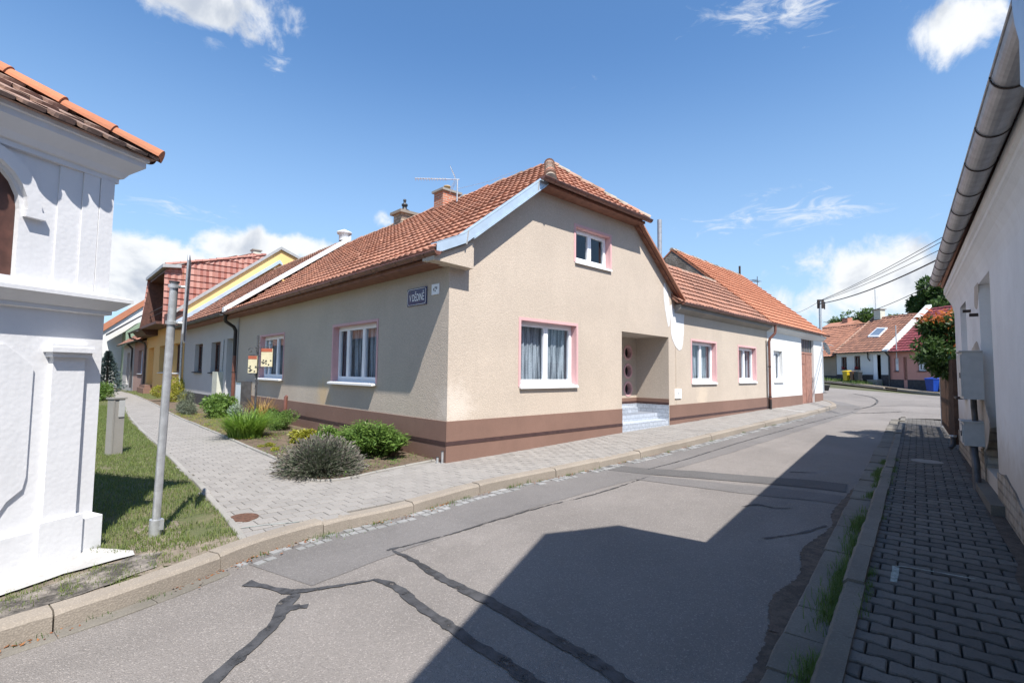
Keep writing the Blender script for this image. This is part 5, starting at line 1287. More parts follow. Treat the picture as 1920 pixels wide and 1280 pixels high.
pl9.fbox(FH, r1[0], r1[2], .2, .29, -.4, .95, uvw=True); pl9.face([FH.p(r1[2]-.004, -.0, .2), FH.p(r1[2]-.004, .3, .2), FH.p(r1[2]-.004, .3, .95), FH.p(r1[2]-.004, -.0, .85)], .5, [(0, .2), (.3, .2), (.3, .95), (0, .85)])
pl9.build('plinth', 'adobe', H9)
st_ = MB(); st_.fbox(FH, r1[0]-.55, r1[2]+.25, -.14, .18, -.35, .10); st_.build('threshold', 'kerbdark', H9)
# missing plaster spots
for pts in ([(1828, 530), (1834, 528), (1834, 560), (1832, 578), (1828, 575), (1827, 550)], [(1822, 660), (1826, 648), (1832, 640), (1838, 660), (1840, 690), (1838, 694), (1833, 668)],
            [(1826, 760), (1842, 745), (1850, 770), (1856, 800), (1850, 842), (1836, 842), (1828, 800)]):
    blob(FH, pts, .004, 'plasterdirty', 'missing_plaster', H9)
for px_, py_ in ((1820, 583), (1811, 484), (1834, 590)):
    a = FH.px(px_, py_); mb = MB(); mb.fbox(FH, a[0]-.035, a[0]+.035, -.10, .0, a[1]-.022, a[1]+.022); mb.build('iron_bracket', 'iron', H9)
# roof: tiles up the street side (not seen from below, but it throws the shade)
rf = MB(); B_ = (FH.V+Vector((0, 0, .8))).normalized()
tiles(rf, FH.p(-5, -.22, zt+.04), FH.U, B_, lambda b: 4.3*math.hypot(1, .8) if b is None else (0, HL+5.1), w=.3, rh=.4, sub=2)
slab(rf, FH.p(-5, -.22, zt+.03), FH.p(HL+.1, -.22, zt+.03), FH.p(HL+.1, 4, zt+3.5), FH.p(-5, 4, zt+3.5)); slab(rf, FH.p(-5, 8.3, zt+.03), FH.p(HL+.1, 8.3, zt+.03), FH.p(HL+.1, 4, zt+3.5), FH.p(-5, 4, zt+3.5))
rf.build('roof', 'redtile3', H9)
gutter(H9, FH.p(3.15, -.285, 3.53), FH.p(HL+.25, -.285, 3.78), .105, 'guttergal', bstep=.88, n=14, bmat='iron')
jm = MB()
# gabled cross wing nearer the camera (off frame to the right); its outline throws the stepped shadow on the road
def caster(px_, py_, v):
    S_ = at(px_, py_, -.13); d_ = Vector((SUN.x/-SUN.z, SUN.y/-SUN.z, 0)); lo, hi = 0., 14.
    for _ in range(50):
        h = (lo+hi)/2; q = S_-d_*h-FH.O
        if q.dot(FH.V) < v: lo = h
        else: hi = h
    q = S_-d_*h; return ((q-FH.O).dot(FH.U), S_.z+h)
cA, cC, cD, cE = caster(765, 1280, -.30), caster(1020, 1000, -.30), caster(1160, 984, -.30), caster(1325, 1016, -.30)
print('caster', cA, cC, cD, cE)
slp = (cC[1]-cA[1])/(cC[0]-cA[0]); ul0 = cA[0]-(cA[1]-3.2)/slp
pg = [(ul0, -.5), (cE[0], -.5), (cE[0], cE[1]), cD, cC, (ul0, 3.2)]
H10 = thing('gabled_cross_wing', 'gabled white cross wing with zinc trim at the top right corner', 'house', FH.p(0, 0, 0))
gw = MB(); gw.prism([FH.p(u_, -.30+.16, z_) for u_, z_ in pg], FH.V*.2); gw.prism([FH.p(u_, 3.5, z_) for u_, z_ in pg], FH.V*.2); gw.build('wall', 'oldwall', H10)
rfm = MB()
for a, b in ((pg[2], pg[3]), (pg[3], pg[4]), (pg[4], pg[5])): rfm.prism([FH.p(a[0], -.30, a[1]), FH.p(b[0], -.30, b[1]), FH.p(b[0], -.30, b[1]-.06), FH.p(a[0], -.30, a[1]-.06)], FH.V*4)
rfm.build('roof', 'redtile3', H10)
zn = MB(); Pz = [FH.px(*p, -.44) for p in ((1893, -90), (1897, 10), (1902, 45), (1911, 78), (1913, 160), (1924, 168), (1990, 100), (1990, -90))]
zn.prism([FH.p(u_, -.44, z_) for u_, z_ in Pz], FH.V*.16); zn.build('zinc_trim', 'zinc', H10)
# electrical cabinets and conduits on the right-hand wall
def cabinet(name, label, pxT, pxR, mat, out, ln, cat='cabinet'):
    """near edge at the wall read off the photo"""
    (uN, zT) = FH.px(*pxT); (_, zB) = FH.px(*pxR)
    t = thing(name, label, cat, FH.p(uN, 0, zB)); b = MB(); b.fbox(FH, uN, uN+ln, -out, -.004, zB, zT); bo = b.build('housing', mat, t)
    d = MB(); d.fbox(FH, uN+.03, uN+ln-.03, -out-.018, -out-.001, zB+.04, zT-.04); do = d.build('door', mat, t); k = MB(); k.fbox(FH, uN+.08, uN+.11, -out-.03, -out-.019, (zB+zT)/2-.04, (zB+zT)/2+.04); k.build('lock', 'ink', do)
    l = MB(); l.fbox(FH, uN-.02, uN+ln+.02, -out-.03, -.003, zT+.001, zT+.018); l.build('lid', mat, t)
    return t, uN, zB, zT
CB1, cu1, zb1, zt1 = cabinet('electrical_cabinet', 'larger pale grey electrical cabinet between the blocked openings', (1843, 659), (1843, 748), 'boxgrey', .23, .62)
CB2, cu2, zb2, zt2_ = cabinet('electrical_cabinet', 'smaller grey junction cabinet low on the wall above the bent conduit', (1846, 793), (1846, 836), 'boxgrey', .23, .42)
CD = thing('conduit', 'bent dark cable conduit running from the cabinets down to the pavement', 'conduit', FH.p(cu2, 0, 0))
mb = MB(); mb.tube([FH.p(cu2+.1, -.10, zb1+.02), FH.p(cu2+.1, -.10, zb1-.12), FH.p(cu2+.2, -.09, (zb1+zt2_)/2), FH.p(cu2+.12, -.09, zt2_+.01)], .038, 10); mb.build('upper_tube', 'lead', CD)
mb = MB(); mb.tube([FH.p(cu2+.10, -.12, zb2+.01), FH.p(cu2+.02, -.13, zb2-.08), FH.p(cu2-.12, -.12, zb2-.25), FH.p(cu2-.18, -.12, -.12)], .05, 10); mb.tube([FH.p(cu2+.28, -.10, zb2+.01), FH.p(cu2+.28, -.10, zb2-.16)], .045, 10); mb.build('lower_tube', 'lead', CD)
a = FH.px(1812, 745); mb = MB(); mb.fbox(FH, a[0]-.25, a[0]+.35, -.16, -.003, a[1]-.03, a[1]+.01); mb.build('small_shelf', 'iron', H9)

# ------------------------------------------------------------------ far houses at the bend
def fx(x, y=690, v=0.): return FF.px(x, y, v)[0]
def fz(x, y, v=0.): return FF.px(x, y, v)[1]
ZE = (fz(1600, 657)+fz(1655, 653))/2; RD = 3.9
ZR = fz(1655, 596, RD)
def farhouse(name, label, ua, ub, wm, rm, holes, doors, ze, zr, pm='dkplinth', ph=.0):
    cc = FF.p((ua+ub)/2, 0, 0); gb = g(cc.x, cc.y); t = thing(name, label, 'house', (cc.x, cc.y, gb)); w = MB()
    wall(w, FF, [(ua, gb-.8), (ub, gb-.8), (ub, ze), (ua, ze)], holes+doors, depth=.2)
    for u_ in (ua, ub): w.face([FF.p(u_, 0, gb-.8), FF.p(u_, 2*RD, gb-.8), FF.p(u_, 2*RD, ze), FF.p(u_, RD, zr-.05), FF.p(u_, 0, ze)])
    w.face([FF.p(ua, 2*RD, gb-.8), FF.p(ub, 2*RD, gb-.8), FF.p(ub, 2*RD, ze), FF.p(ua, 2*RD, ze)])
    w.build('wall', wm, t)
    p = MB(); segs = [ua]+[q for d in sorted(doors) for q in (d[0], d[2])]+[ub]
    for k in range(0, len(segs), 2): p.fbox(FF, segs[k]+.001, segs[k+1]-.001, -.02, .002, gb-.8, ph)
    p.build('plinth', pm, t)
    r_ = MB(); dz = zr-ze; B_ = (FF.V*RD+Vector((0, 0, dz))).normalized(); L = math.hypot(RD+.3, dz*(RD+.3)/RD); s_ = dz/RD
    tiles(r_, FF.p(0, -.3, ze-.3*s_), FF.U, B_, lambda b: L if b is None else (ua, ub), w=.3, rh=.33, amp=.035, lift=.05, sub=3)
    slab(r_, FF.p(ua, -.3, ze-.3*s_), FF.p(ub, -.3, ze-.3*s_), FF.p(ub, RD, zr), FF.p(ua, RD, zr)); slab(r_, FF.p(ua, 2*RD+.3, ze-.3*s_), FF.p(ub, 2*RD+.3, ze-.3*s_), FF.p(ub, RD, zr), FF.p(ua, RD, zr))
    R2 = r_.build('roof', rm, t); rd = MB(); ridge_line(rd, FF.p(ua, RD, zr), FF.p(ub, RD, zr), .12, .4); rd.build('ridge_tiles', rm, R2)
    gutter(t, FF.p(ua, -.38, ze-.28*s_), FF.p(ub, -.38, ze-.28*s_), .07, 'lead', bstep=1.5)
    return t, gb
uW0, uW1 = fx(1569), fx(1666)
def hole(x0, y0, x1, y1): return (fx(x0), fz((x0+x1)/2, y1), fx(x1), fz((x0+x1)/2, y0))
hw = [hole(1577.5, 669, 1588, 692.5), hole(1602, 667, 1613.5, 692.5)]; dw_ = [hole(1637, 665, 1652, 711)]
HW, gW = farhouse('far_white_house', 'low white house with dark plinth and skylight at the bend of the road', uW0, uW1, 'white_render', 'redtile3', hw, dw_, ZE, ZR, ph=fz(1600, 702))
for q in hw: window(HW, FF, *q, depth=.15, frame='wood_br', sill='dkplinth', curtain=False)
q = dw_[0]; d = MB(); d.fbox(FF, q[0]+.01, q[0]+(q[2]-q[0])*.5, .02, .06, q[1], q[3]); d.build('door', 'pvc', HW); d = MB(); d.fbox(FF, q[0], q[2], .5, .52, q[1], q[3]); d.build('hallway', 'dark', HW)
d = MB(); d.fbox(FF, q[0]-.1, q[2]+.1, -.5, .0, q[1]-.8, q[1]-.02); d.build('entrance_step', 'concrete', HW)
fo = MB()
for q in hw: crown(fo, FF.p((q[0]+q[2])/2, -.08, q[1]+.14), (.32, .14, .13), 160, .06, .05, 4)
fo.build('window_flowers', 'flower', HW)
# skylight on the slope
s_ = (ZR-ZE)/RD
def onslope(x, y):
    r = ray(x, y); n_ = (FF.V*(-s_)+Vector((0, 0, 1))); P0_ = FF.p(0, 0, ZE+.07); t_ = (P0_-CAM).dot(n_)/r.dot(n_); return CAM+r*t_
Ps = [onslope(*p) for p in ((1627, 632), (1648, 632), (1664, 616), (1645, 616))]; sk = MB(); nn = Vector((0, 0, .10)); sk.box8(Ps+[p+nn for p in Ps]); SKO = sk.build('skylight', 'pvc', HW)
ci = sum(Ps, Vector())/4; Pi = [ci+(p-ci)*.84+Vector((0, 0, .105)) for p in Ps]; sk = MB(); sk.face(Pi); sk.build('pane', 'skyl', SKO)
mc = FF.p(fx(1649, 590, RD), RD, 0); chf = MB(); F_ = Fr((mc.x, mc.y), FF.U, FF.V); ztop = fz(1649, 581, RD); chf.fbox(F_, -.32, .32, -.25, .25, ZR-.6, ztop); CHF = chf.build('chimney', 'boxcream', HW); chf = MB(); chf.fbox(F_, -.4, .4, -.33, .33, ztop+.001, ztop+.08); chf.build('chimney_cap', 'concrete', CHF)
an = MB(); mb_ = FF.p(fx(1642, 590, RD), RD, 0); an.tube([mb_+Vector((0, 0, ZR-.3)), mb_+Vector((0, 0, fz(1640, 542, RD)))], .03, 6)
for k in range(9): zz = fz(1640, 556+k*2.4, RD); an.tube([mb_+rt*-.25*(1-.06*k)+Vector((0, 0, zz)), mb_+rt*.25*(1-.06*k)+Vector((0, 0, zz))], .014, 4)
an.build('aerial', 'galv', HW)
HB, gB = farhouse('far_beige_house', 'shaded beige house with orange roof left of the far white house', uW0-6.5, uW0-.05, 'beige', 'redtile', [], [], ZE-.25, ZR-.35, ph=fz(1560, 704))
vs_ = MB(); vs_.prism([FF.p(uW0-.02, -.3, ZE-.3*s_+.02), FF.p(uW0+.07, -.3, ZE-.3*s_+.02), FF.p(uW0+.07, RD, ZR+.1), FF.p(uW0-.02, RD, ZR+.1)], (0, 0, .10)); vs_.build('verge_strip', 'ridge', HW)
uP1 = uW1+9.2
hp_ = [hole(1677, 671, 1685, 696), hole(1720.5, 669, 1736.5, 696)]; dp_2 = [hole(1694, 669, 1701, 712)]
HP, gP = farhouse('far_pink_house', 'salmon pink house with crimson roof right of the far white house', uW1+.05, uP1, 'pinkr', 'crimson', hp_, dp_2, fz(1700, 652), ZR+.25, ph=fz(1720, 712))
for q in hp_: window(HP, FF, *q, depth=.15, frame='pvc', sill='dkplinth', curtain=False)
q = dp_2[0]; d = MB(); d.fbox(FF, q[0], q[2], .12, .16, q[1], q[3]); d.build('door', 'doorwood', HP)
pr = MB(); zf = fz(1700, 652); pr.prism([FF.p(uW1-.2, -.35, zf-.3), FF.p(uW1+.28, -.35, zf-.3), FF.p(uW1+.28, RD, ZR+.42), FF.p(uW1-.2, RD, ZR+.42)], (0, 0, .2)); pr.build('parapet', 'white_render', HP)
pl_ = MB(); b0 = FF.p(fx(1684, 652), -.15, 0); pl_.tube([b0+Vector((0, 0, ZE-1.2)), b0+Vector((0, 0, fz(1683, 610)))], .035, 8); pl_.build('service_mast', 'galv', HP)
downpipe(HP, [FF.p(uW1+.15, -.38, zf-.3), FF.p(uW1+.15, -.10, zf-.6), FF.p(uW1+.15, -.10, fz(1667, 712))], .06, 'lead')
downpipe(HW, [FF.p(fx(1628, 660), -.1, ZE-.1), FF.p(fx(1629, 660), -.1, fz(1629, 672)), FF.p(fx(1633, 672), -.1, fz(1633, 676))], .04, 'iron')
# a further red roof and a house glimpsed over the gateway house
HX = thing('distant_house', 'distant red roofed house peeping over the far beige roof', 'house', FF.p(uW0-6, 14, gB))
mb = MB(); Fx = Fr(FF.p(0, 14, 0), FF.U, FF.V); a, b = Fx.px(1528, 618)[0], Fx.px(1572, 618)[0]; zt_ = Fx.px(1545, 604)[1]; zb_ = Fx.px(1545, 622)[1]
mb.fbox(Fx, a, b, 0, 5, gB, zb_); mb.build('wall', 'white_render', HX); mb = MB(); mb.prism([Fx.p(a-.3, -.3, zb_), Fx.p(a-.3, 5.3, zb_), Fx.p(a-.3, 2.5, zt_+.1)], FF.U*(b-a+.6)); mb.build('roof', 'redtile', HX)
mb = MB(); cu_ = Fx.px(1584, 600, 2)[0]; mb.fbox(Fx, cu_-.4, cu_+.4, 2, 2.7, gB, Fx.px(1584, 596, 2)[1], uvw=True); mb.build('chimney', 'brick', HX)
# ------------------------------------------------------------------ street furniture
pb = at(290, 1003, -.0); tp = pb+Vector((0, 0, 2.62)); 
# pole leans a little to the right in the picture
ptop = CAM+ray(327, 529)*((pb-CAM).dot(CF)/ray(327, 529).dot(CF))
SP = thing('sign_post', 'leaning galvanised post with a traffic sign seen edge-on, in the grass triangle', 'sign', pb)
mb = MB(); mb.tube([pb-Vector((0, 0, .1)), ptop], .036, 20); mb.build('pole', 'galv', SP)
ax = (ptop-pb).normalized(); mb = MB(); mb.tube([pb-Vector((0, 0, .1)), pb+ax*.16], .055, 16); mb.fbox(Fr((pb.x+.03, pb.y-.07), (1, 0), (0, 1)), 0, .03, 0, .05, pb.z+.06, pb.z+.16); mb.build('base_sleeve', 'galv', SP)
mb = MB(); mb.tube([ptop-ax*.01, ptop+ax*.012], .045, 16); mb.build('cap', 'lead', SP)
vd = (pb-CAM); vd.z = 0; vd.normalize(); sd_ = Vector((vd.y, -vd.x, 0))       # sd_ = to the right in the picture
sdir = (vd+sd_*.06).normalized(); c_ = ptop+sd_*.105-ax*.17+sdir*.0
dn = sdir.cross(Vector((0, 0, 1))).normalized()
dk = MB(); hh, hw_ = .40, .26      # upright rectangular plate, nearly edge-on
P = [c_+sdir*a*hw_+ax*b*hh for a, b in ((-1, -.85), (-.8, -1), (.8, -1), (1, -.85), (1, .85), (.8, 1), (-.8, 1), (-1, .85))]
dk.prism(P, dn*.012); dk.build('sign_plate', 'lead', SP)
dk = MB(); P = [c_+sdir*a*hw_*1.03+ax*b*hh*1.03 for a, b in ((-1, -.85), (-.8, -1), (.8, -1), (1, -.85), (1, .85), (.8, 1), (-.8, 1), (-1, .85))]
for i in range(8): dk.tube([P[i]+dn*.006, P[(i+1) % 8]+dn*.006], .010, 5)
dk.build('sign_rim', 'galv', SP)
for f in (.04, .40):
    q = ptop-ax*f; mb = MB(); mb.tube([q-ax*.016, q+ax*.016], .050, 14); mb.tube([q+sd_*.04, q+sd_*.112], .014, 6); mb.tube([q+sd_*.05-vd*.05, q+sd_*.05+vd*.05], .010, 6); mb.build('clamp', 'galv', SP)
# concrete utility pillar
ub = at(214, 851, 0); UP = thing('utility_pillar', 'grey concrete utility pillar standing in the grass beside the path', 'pillar', ub)
FU = Fr((ub.x, ub.y), hdg(28), nrm(28)); hpx = (CAM+ray(214, 745)*((ub-CAM).dot(CF)/ray(214, 745).dot(CF))).z
mb = MB(); mb.fbox(FU, -.09, .09, -.08, .08, ub.z-.1, hpx-.03); mb.fbox(FU, -.12, -.092, -.09, .07, ub.z-.1, hpx-.03); body = mb.build('body', 'concrete', UP)
mb = MB(); mb.fbox(FU, -.135, .115, -.10, .10, hpx-.028, hpx); mb.build('cap', 'concrete', UP)
mb = MB(); mb.fbox(FU, -.02, .08, -.094, -.081, hpx-.36, hpx-.05); mb.build('door', 'boxgrey', UP)
# wrought notice board post
nb = at(477, 800, .0); NB = thing('notice_post', 'dark ornamental post with two cream and red notice boards in the flower bed', 'notice board', nb)
dpt = (nb-CAM).dot(CF)
def atd(x, y, d): r = ray(x, y); return CAM+r*(d/r.dot(CF))
top_ = atd(487, 628, dpt); mb = MB(); mb.tube([nb-Vector((0, 0, .1)), Vector((nb.x, nb.y, top_.z))], .028, 10)
for k in range(22): 
    zz = nb.z+.9+(top_.z-nb.z-.9)*k/22; a = k*1.3; mb.tube([Vector((nb.x+.028*math.cos(a), nb.y+.028*math.sin(a), zz)), Vector((nb.x+.055*math.cos(a), nb.y+.055*math.sin(a), zz+.02))], .010, 5)
mb.build('post', 'lead', NB)
for (x0, y0, x1, y1) in ((465.5, 667, 482, 699), (490, 653, 511, 687)):
    cx = (x0+x1)/2; c = atd(cx, (y0+y1)/2, dpt); wx = (atd(x1, 680, dpt)-atd(x0, 680, dpt)).length/2; hz_ = abs(atd(cx, y0, dpt).z-atd(cx, y1, dpt).z)/2
    fd = rt.copy(); F_ = Fr((c.x, c.y), fd, Vector((-fd.y, fd.x, 0)))
    mb = MB(); mb.fbox(F_, -wx, wx, -.012, .012, c.z-hz_, c.z+hz_); bo = mb.build('board', 'cream_pl', NB)
    mb = MB(); mb.fbox(F_, -wx, wx*.95, -.016, -.0125, c.z+hz_*.62, c.z+hz_); mb.build('header', 'redpl', bo)
    s1 = 1 if cx > 480 else -1
    for k in range(9):
        u_ = random.uniform(-.8, .8)*wx; z_ = c.z-hz_*random.uniform(.2, .9); mb = MB(); mb.fbox(F_, u_-.02, u_+.02, -.0155, -.0125, z_-.015, z_+.02); mb.build('mark', 'ink', bo)
    mb = MB(); zt_ = c.z+hz_+.03; px0 = (nb-c).dot(fd); mb.tube([F_.p(px0, 0, zt_), F_.p(wx*s1*1.05, 0, zt_)], .012, 6); mb.tube([F_.p(px0, 0, c.z-hz_-.03), F_.p(wx*s1*.8, 0, c.z-hz_-.03)], .009, 6)
    for k in range(8):
        t0, t1 = k*.8, (k+1)*.8; r0, r1 = .11-.012*k, .11-.012*(k+1); cc = F_.p(wx*s1*.55, 0, zt_+.11); 
        mb.tube([cc+fd*math.cos(t0)*r0+Vector((0, 0, math.sin(t0)*r0)), cc+fd*math.cos(t1)*r1+Vector((0, 0, math.sin(t1)*r1))], .009, 5)
    mb.build('scroll_bracket', 'lead', NB)
# white meter cabinet against the wall
a = FL.px(453.5, 700, -.12)[0]; b = FL.px(466, 700, -.12)[0]; zt_ = FL.px(460, 716, -.12)[1]; gb_ = g(-.2, b)
EC = thing('white_cabinet', 'narrow white metal cabinet by the brown downpipe behind the day lilies', 'cabinet', FL.p(b, -.2, gb_))
mb = MB(); mb.fbox(FL, b, a-.1, -.32, -.03, .0, zt_); mb.build('body', 'pvc', EC); mb = MB(); mb.fbox(FL, b-.02, a-.08, -.34, -.02, zt_+.001, zt_+.025); mb.fbox(FL, b-.02, b-.001, -.34, -.02, .0, zt_); mb.build('frame', 'lead', EC)
# short steel stubs at the corner
for k, (x_, y_) in enumerate(((820, 868), (829, 868))):
    c = at(x_, y_, 0); t = thing('steel_stub', ('left' if k == 0 else 'right')+' one of two short grey steel stubs at the foot of the house corner', 'post', c, 'steel stubs at the house corner')
    mb = MB(); h_ = .10 if k == 0 else .20; mb.tube([c-Vector((0, 0, .05)), c+Vector((0, 0, h_))], .022, 10); mb.build('stub', 'galv', t); mb = MB(); mb.tube([c+Vector((0, 0, h_)), c+Vector((0, 0, h_+.012))], .026, 10); mb.build('cap', 'lead', t)
# manhole, marks
def disc(name, label, x, y, rx, mat, off=.006, cat='manhole', F=None):
    c = at(x, y, 0); t = MB(); n = 24; P = [Vector((c.x+rx*math.cos(2*math.pi*k/n), c.y+rx*math.sin(2*math.pi*k/n), 0)) for k in range(n)]; t.mesh([(p.x, p.y, g(p.x, p.y)+off) for p in P]+[(p.x, p.y, g(p.x, p.y)-.05) for p in P], [tuple(range(n))]+[(k, (k+1) % n, n+(k+1) % n, n+k) for k in range(n)], .5)
    o = t.build(name, mat); tag(o, label, cat); return o
disc('manhole_cover', 'small round rusty manhole cover in the paving beside the edging', 457, 970, .15, 'rust')
disc('manhole_cover', 'round grey inspection cover in the shaded right pavement', 1738, 862, .24, 'concrete', -.022)
def mark(name, pix, wd, off, mat):
    P = [Vector(p) for p in pxy(pix, off)]; L, Rr = [], []
    for i, p in enumerate(P):
        a, b = P[max(0, i-1)], P[min(len(P)-1, i+1)]; t = (b-a).normalized(); n_ = Vector((t.y, -t.x)); L.append(p+n_*wd/2); Rr.append(p-n_*wd/2)
    return ribbon(name, L, Rr, off, mat, .1, .005, cross=1)
mark('painted_line', [(452, 989), (490, 984), (530, 980), (562, 977)], .018, .005, 'chalkg'); mark('painted_line', [(1672, 1060), (1700, 1062), (1760, 1072), (1830, 1085)], .02, -.026, 'chalkg'); mark('painted_line', [(1680, 1062), (1676, 1090)], .05, -.026, 'chalkg')
mark('painted_line', [(1455, 764), (1480, 768), (1510, 772)], .05, .004, 'chalk')
# debris by the right-hand wall
mb = MB()
for k in range(260):
    u_ = random.uniform(3, 14); v_ = random.uniform(-.86, -.60)+.0; p = FS.p(u_, v_, 0); z = g(p.x, p.y)-.028; s = random.uniform(.006, .028); r = [Vector((p.x+random.uniform(-s, s), p.y+random.uniform(-s, s), z+random.uniform(0, s))) for _ in range(4)]; mb.face([r[0], r[1], r[2]]); mb.face([r[1], r[2], r[3]])
o = mb.build('debris', 'roadsoil'); o['kind'] = 'stuff'
dst = [tuple(FS.p(u_, v_+random.uniform(-.04, .04), 0)[:2]) for u_, v_ in [(x_*.4, -.62) for x_ in range(6, 36)]+[(x_*.4, -.95) for x_ in range(35, 5, -1)]]
sheet('wall_dirt', dst, -.022, 'roadsoil', .3)
pt_ = at(1788, 842, -.03); BK = thing('drain_shoe', 'dark metal drain shoe at the foot of the far end of the limewashed wall', 'drain', pt_)
mb = MB(); mb.tube([pt_+Vector((0, 0, .30)), pt_+Vector((0, 0, .10)), pt_+Vector((-.04, .05, .03))], .048, 10); mb.build('pipe', 'lead', BK); mb = MB(); mb.lathe(pt_+Vector((0, 0, .26)), [(.05, 0), (.062, .02), (.062, .05), (.05, .05)], 14); mb.build('collar', 'galv', BK)

# fence beyond the right-hand house
fb = thing('board_fence', 'tall brown slatted board fence beyond the limewashed house', 'fence', FH.p(HL, 0, 0))
mb = MB(); u = HL+.06; ff0 = FH.px(1779, 690, 0)[1]
while u < HL+5.2:
    c = FH.p(u, 0, 0); z = g(c.x, c.y)-.05; mb.fbox(FH, u, u+.05, -.075, .004, z+.12, z+1.98+random.uniform(-.02, .02)); u += .135
mb.build('boards', 'fencew', fb)
mb = MB()
for zz in (.35, 1.05, 1.75): c = FH.p(HL+3, 0, 0); z = g(c.x, c.y)-.05; mb.fbox(FH, HL+.05, HL+5.2, .006, .05, z+zz, z+zz+.07)
mb.build('rail', 'fencew', fb)
mb = MB(); c = FH.p(HL+5.3, 0, 0); z = g(c.x, c.y); mb.fbox(FH, HL+5.2, HL+5.34, -.09, .05, z-.1, z+2.15); mb.build('post', 'galv', fb)
# wheelie bins
def bin_(label, pxl, pxr, pyt, pyb, mat, group='wheelie bins by the far houses', ang=57+180):
    c = FF.p(fx((pxl+pxr)/2, 700, -1.0), -1.0, 0); d_ = (c-CAM).dot(CF); c.z = min(atd((pxl+pxr)/2, pyb, d_).z, g(c.x, c.y)+.25); h_ = abs(atd(1600, pyt, d_).z-atd(1600, pyb, d_).z); w_ = (atd(pxr, 700, d_)-atd(pxl, 700, d_)).length*.74
    t = thing('wheelie_bin', label, 'bin', c, group); F_ = Fr((c.x, c.y), FF.U, FF.V); z = c.z; a, b = w_/2*.8, w_/2
    mb = MB(); mb.box8([F_.p(-a, -a, z+.04), F_.p(a, -a, z+.04), F_.p(a, a, z+.04), F_.p(-a, a, z+.04), F_.p(-b, -b, z+h_*.88), F_.p(b, -b, z+h_*.88), F_.p(b, b, z+h_*.88), F_.p(-b, b, z+h_*.88)]); mb.fbox(F_, -b*1.06, b*1.06, -b*1.06, b*1.06, z+h_*.84, z+h_*.87); mb.build('body', mat, t)
    mb = MB(); mb.box8([F_.p(-b*1.08, -b*1.12, z+h_*.88), F_.p(b*1.08, -b*1.12, z+h_*.88), F_.p(b*1.08, b*1.08, z+h_*.93), F_.p(-b*1.08, b*1.08, z+h_*.93), F_.p(-b, -b, z+h_*.93), F_.p(b, -b, z+h_*.93), F_.p(b*.9, b*.9, z+h_), F_.p(-b*.9, b*.9, z+h_)]); mb.build('lid', mat, t)
    for s1 in (-1, 1): mb = MB(); mb.tube([F_.p(s1*a-.03, a, z+.1), F_.p(s1*a+.03, a, z+.1)], .1, 12); mb.build('wheel', 'ink', t)
bin_('yellow wheelie bin at the left of the bins before the far white house', 1581, 1595, 694, 714, 'binyel')
bin_('brown wheelie bin between the yellow and the black one', 1594, 1604, 695, 713, 'binbrown')
bin_('black wheelie bin at the right of the bins before the far white house', 1602, 1615.5, 695, 713.5, 'binblack')
bin_('blue wheelie bin standing alone before the far pink house', 1737, 1759, 707, 734, 'binblue')
c = at(1545.5, 732, -.0); t = thing('flower_tub', 'dark round tub on the pavement behind the gateway house corner', 'tub', c); mb = MB(); mb.lathe(c, [(.0, .02), (.24, .0), (.32, .34), (.34, .36), (.30, .36), (.26, .25), (0, .25)], 18); mb.build('tub', 'pot', t)
mb = MB(); mb.lathe(c, [(.335, .32), (.36, .33), (.36, .38), (.335, .385)], 18); mb.build('rim', 'pot', t)
# low white marker stone by the beige house
c = at(1551, 708, 0); t = MB(); F_ = Fr((c.x, c.y), FF.U, FF.V); t.prism([F_.p(-.13, 0, c.z-.2), F_.p(.13, 0, c.z-.2), F_.p(.12, 0, c.z+.65), F_.p(.05, 0, c.z+.78), F_.p(-.05, 0, c.z+.78), F_.p(-.12, 0, c.z+.65)], F_.V*.2); o = t.build('marker_stone', 'white_render'); tag(o, 'low white marker stone in front of the far beige house', 'stone')

# utility pole with wires
ub_ = at(1560, 735, 0); dU = 31.; pbase = atd(1541, 700, dU); pbase.z = g(pbase.x, pbase.y); ptp = atd(1538.5, 562, dU)
PO = thing('utility_pole', 'slim grey utility pole rising behind the gateway house roof', 'pole', pbase)
mb = MB(); mb.tube([pbase, Vector((pbase.x, pbase.y, ptp.z))], [.11, .075], 12); mb.build('pole', 'galv', PO)
pt3 = Vector((pbase.x, pbase.y, ptp.z)); mb = MB(); mb.tube([pt3+Vector((0, 0, -.1)), pt3+Vector((0, 0, -.1))+rt*.3, pt3+Vector((0, 0, -.55))+rt*.28], .035, 6)
mb.fbox(Fr((pt3.x, pt3.y), rt, hd), -.15, .22, -.06, .06, pt3.z-.5, pt3.z+.05); mb.build('insulator', 'iron', PO)
def wire(P0_, P1_, sag, name='overhead_wire', label=None, rad=.012):
    P0_, P1_ = Vector(P0_), Vector(P1_); pts = [P0_+(P1_-P0_)*k/16-Vector((0, 0, sag*4*(k/16)*(1-k/16))) for k in range(17)]; mb = MB(); mb.tube(pts, rad, 5); o = mb.build(name, 'wirem'); tag(o, label, 'wire', 'overhead wires from the utility pole'); return o
wire(pt3+Vector((0, 0, -.2)), atd(1775, 478, 17), .25, label='thick black cable from the utility pole to the limewashed house', rad=.028)
wire(pt3, atd(1775, 440, 17), .12, label='uppermost thin wire running right from the utility pole')
wire(pt3+Vector((0, 0, -.03)), atd(1775, 448, 17), .12, label='second thin wire from the top running right from the utility pole')
wire(pt3+Vector((0, 0, -.06)), atd(1775, 462, 17), .12, label='third thin wire from the top running right from the utility pole')
wire(atd(1480, 590, 45), pt3+Vector((0, 0, -.02)), .15, label='thin wire leaving the utility pole to the left')
wire(atd(1544, 604, 46), atd(1775, 518, 30), .5, label='slack cable crossing behind the mast of the far white house', rad=.022)

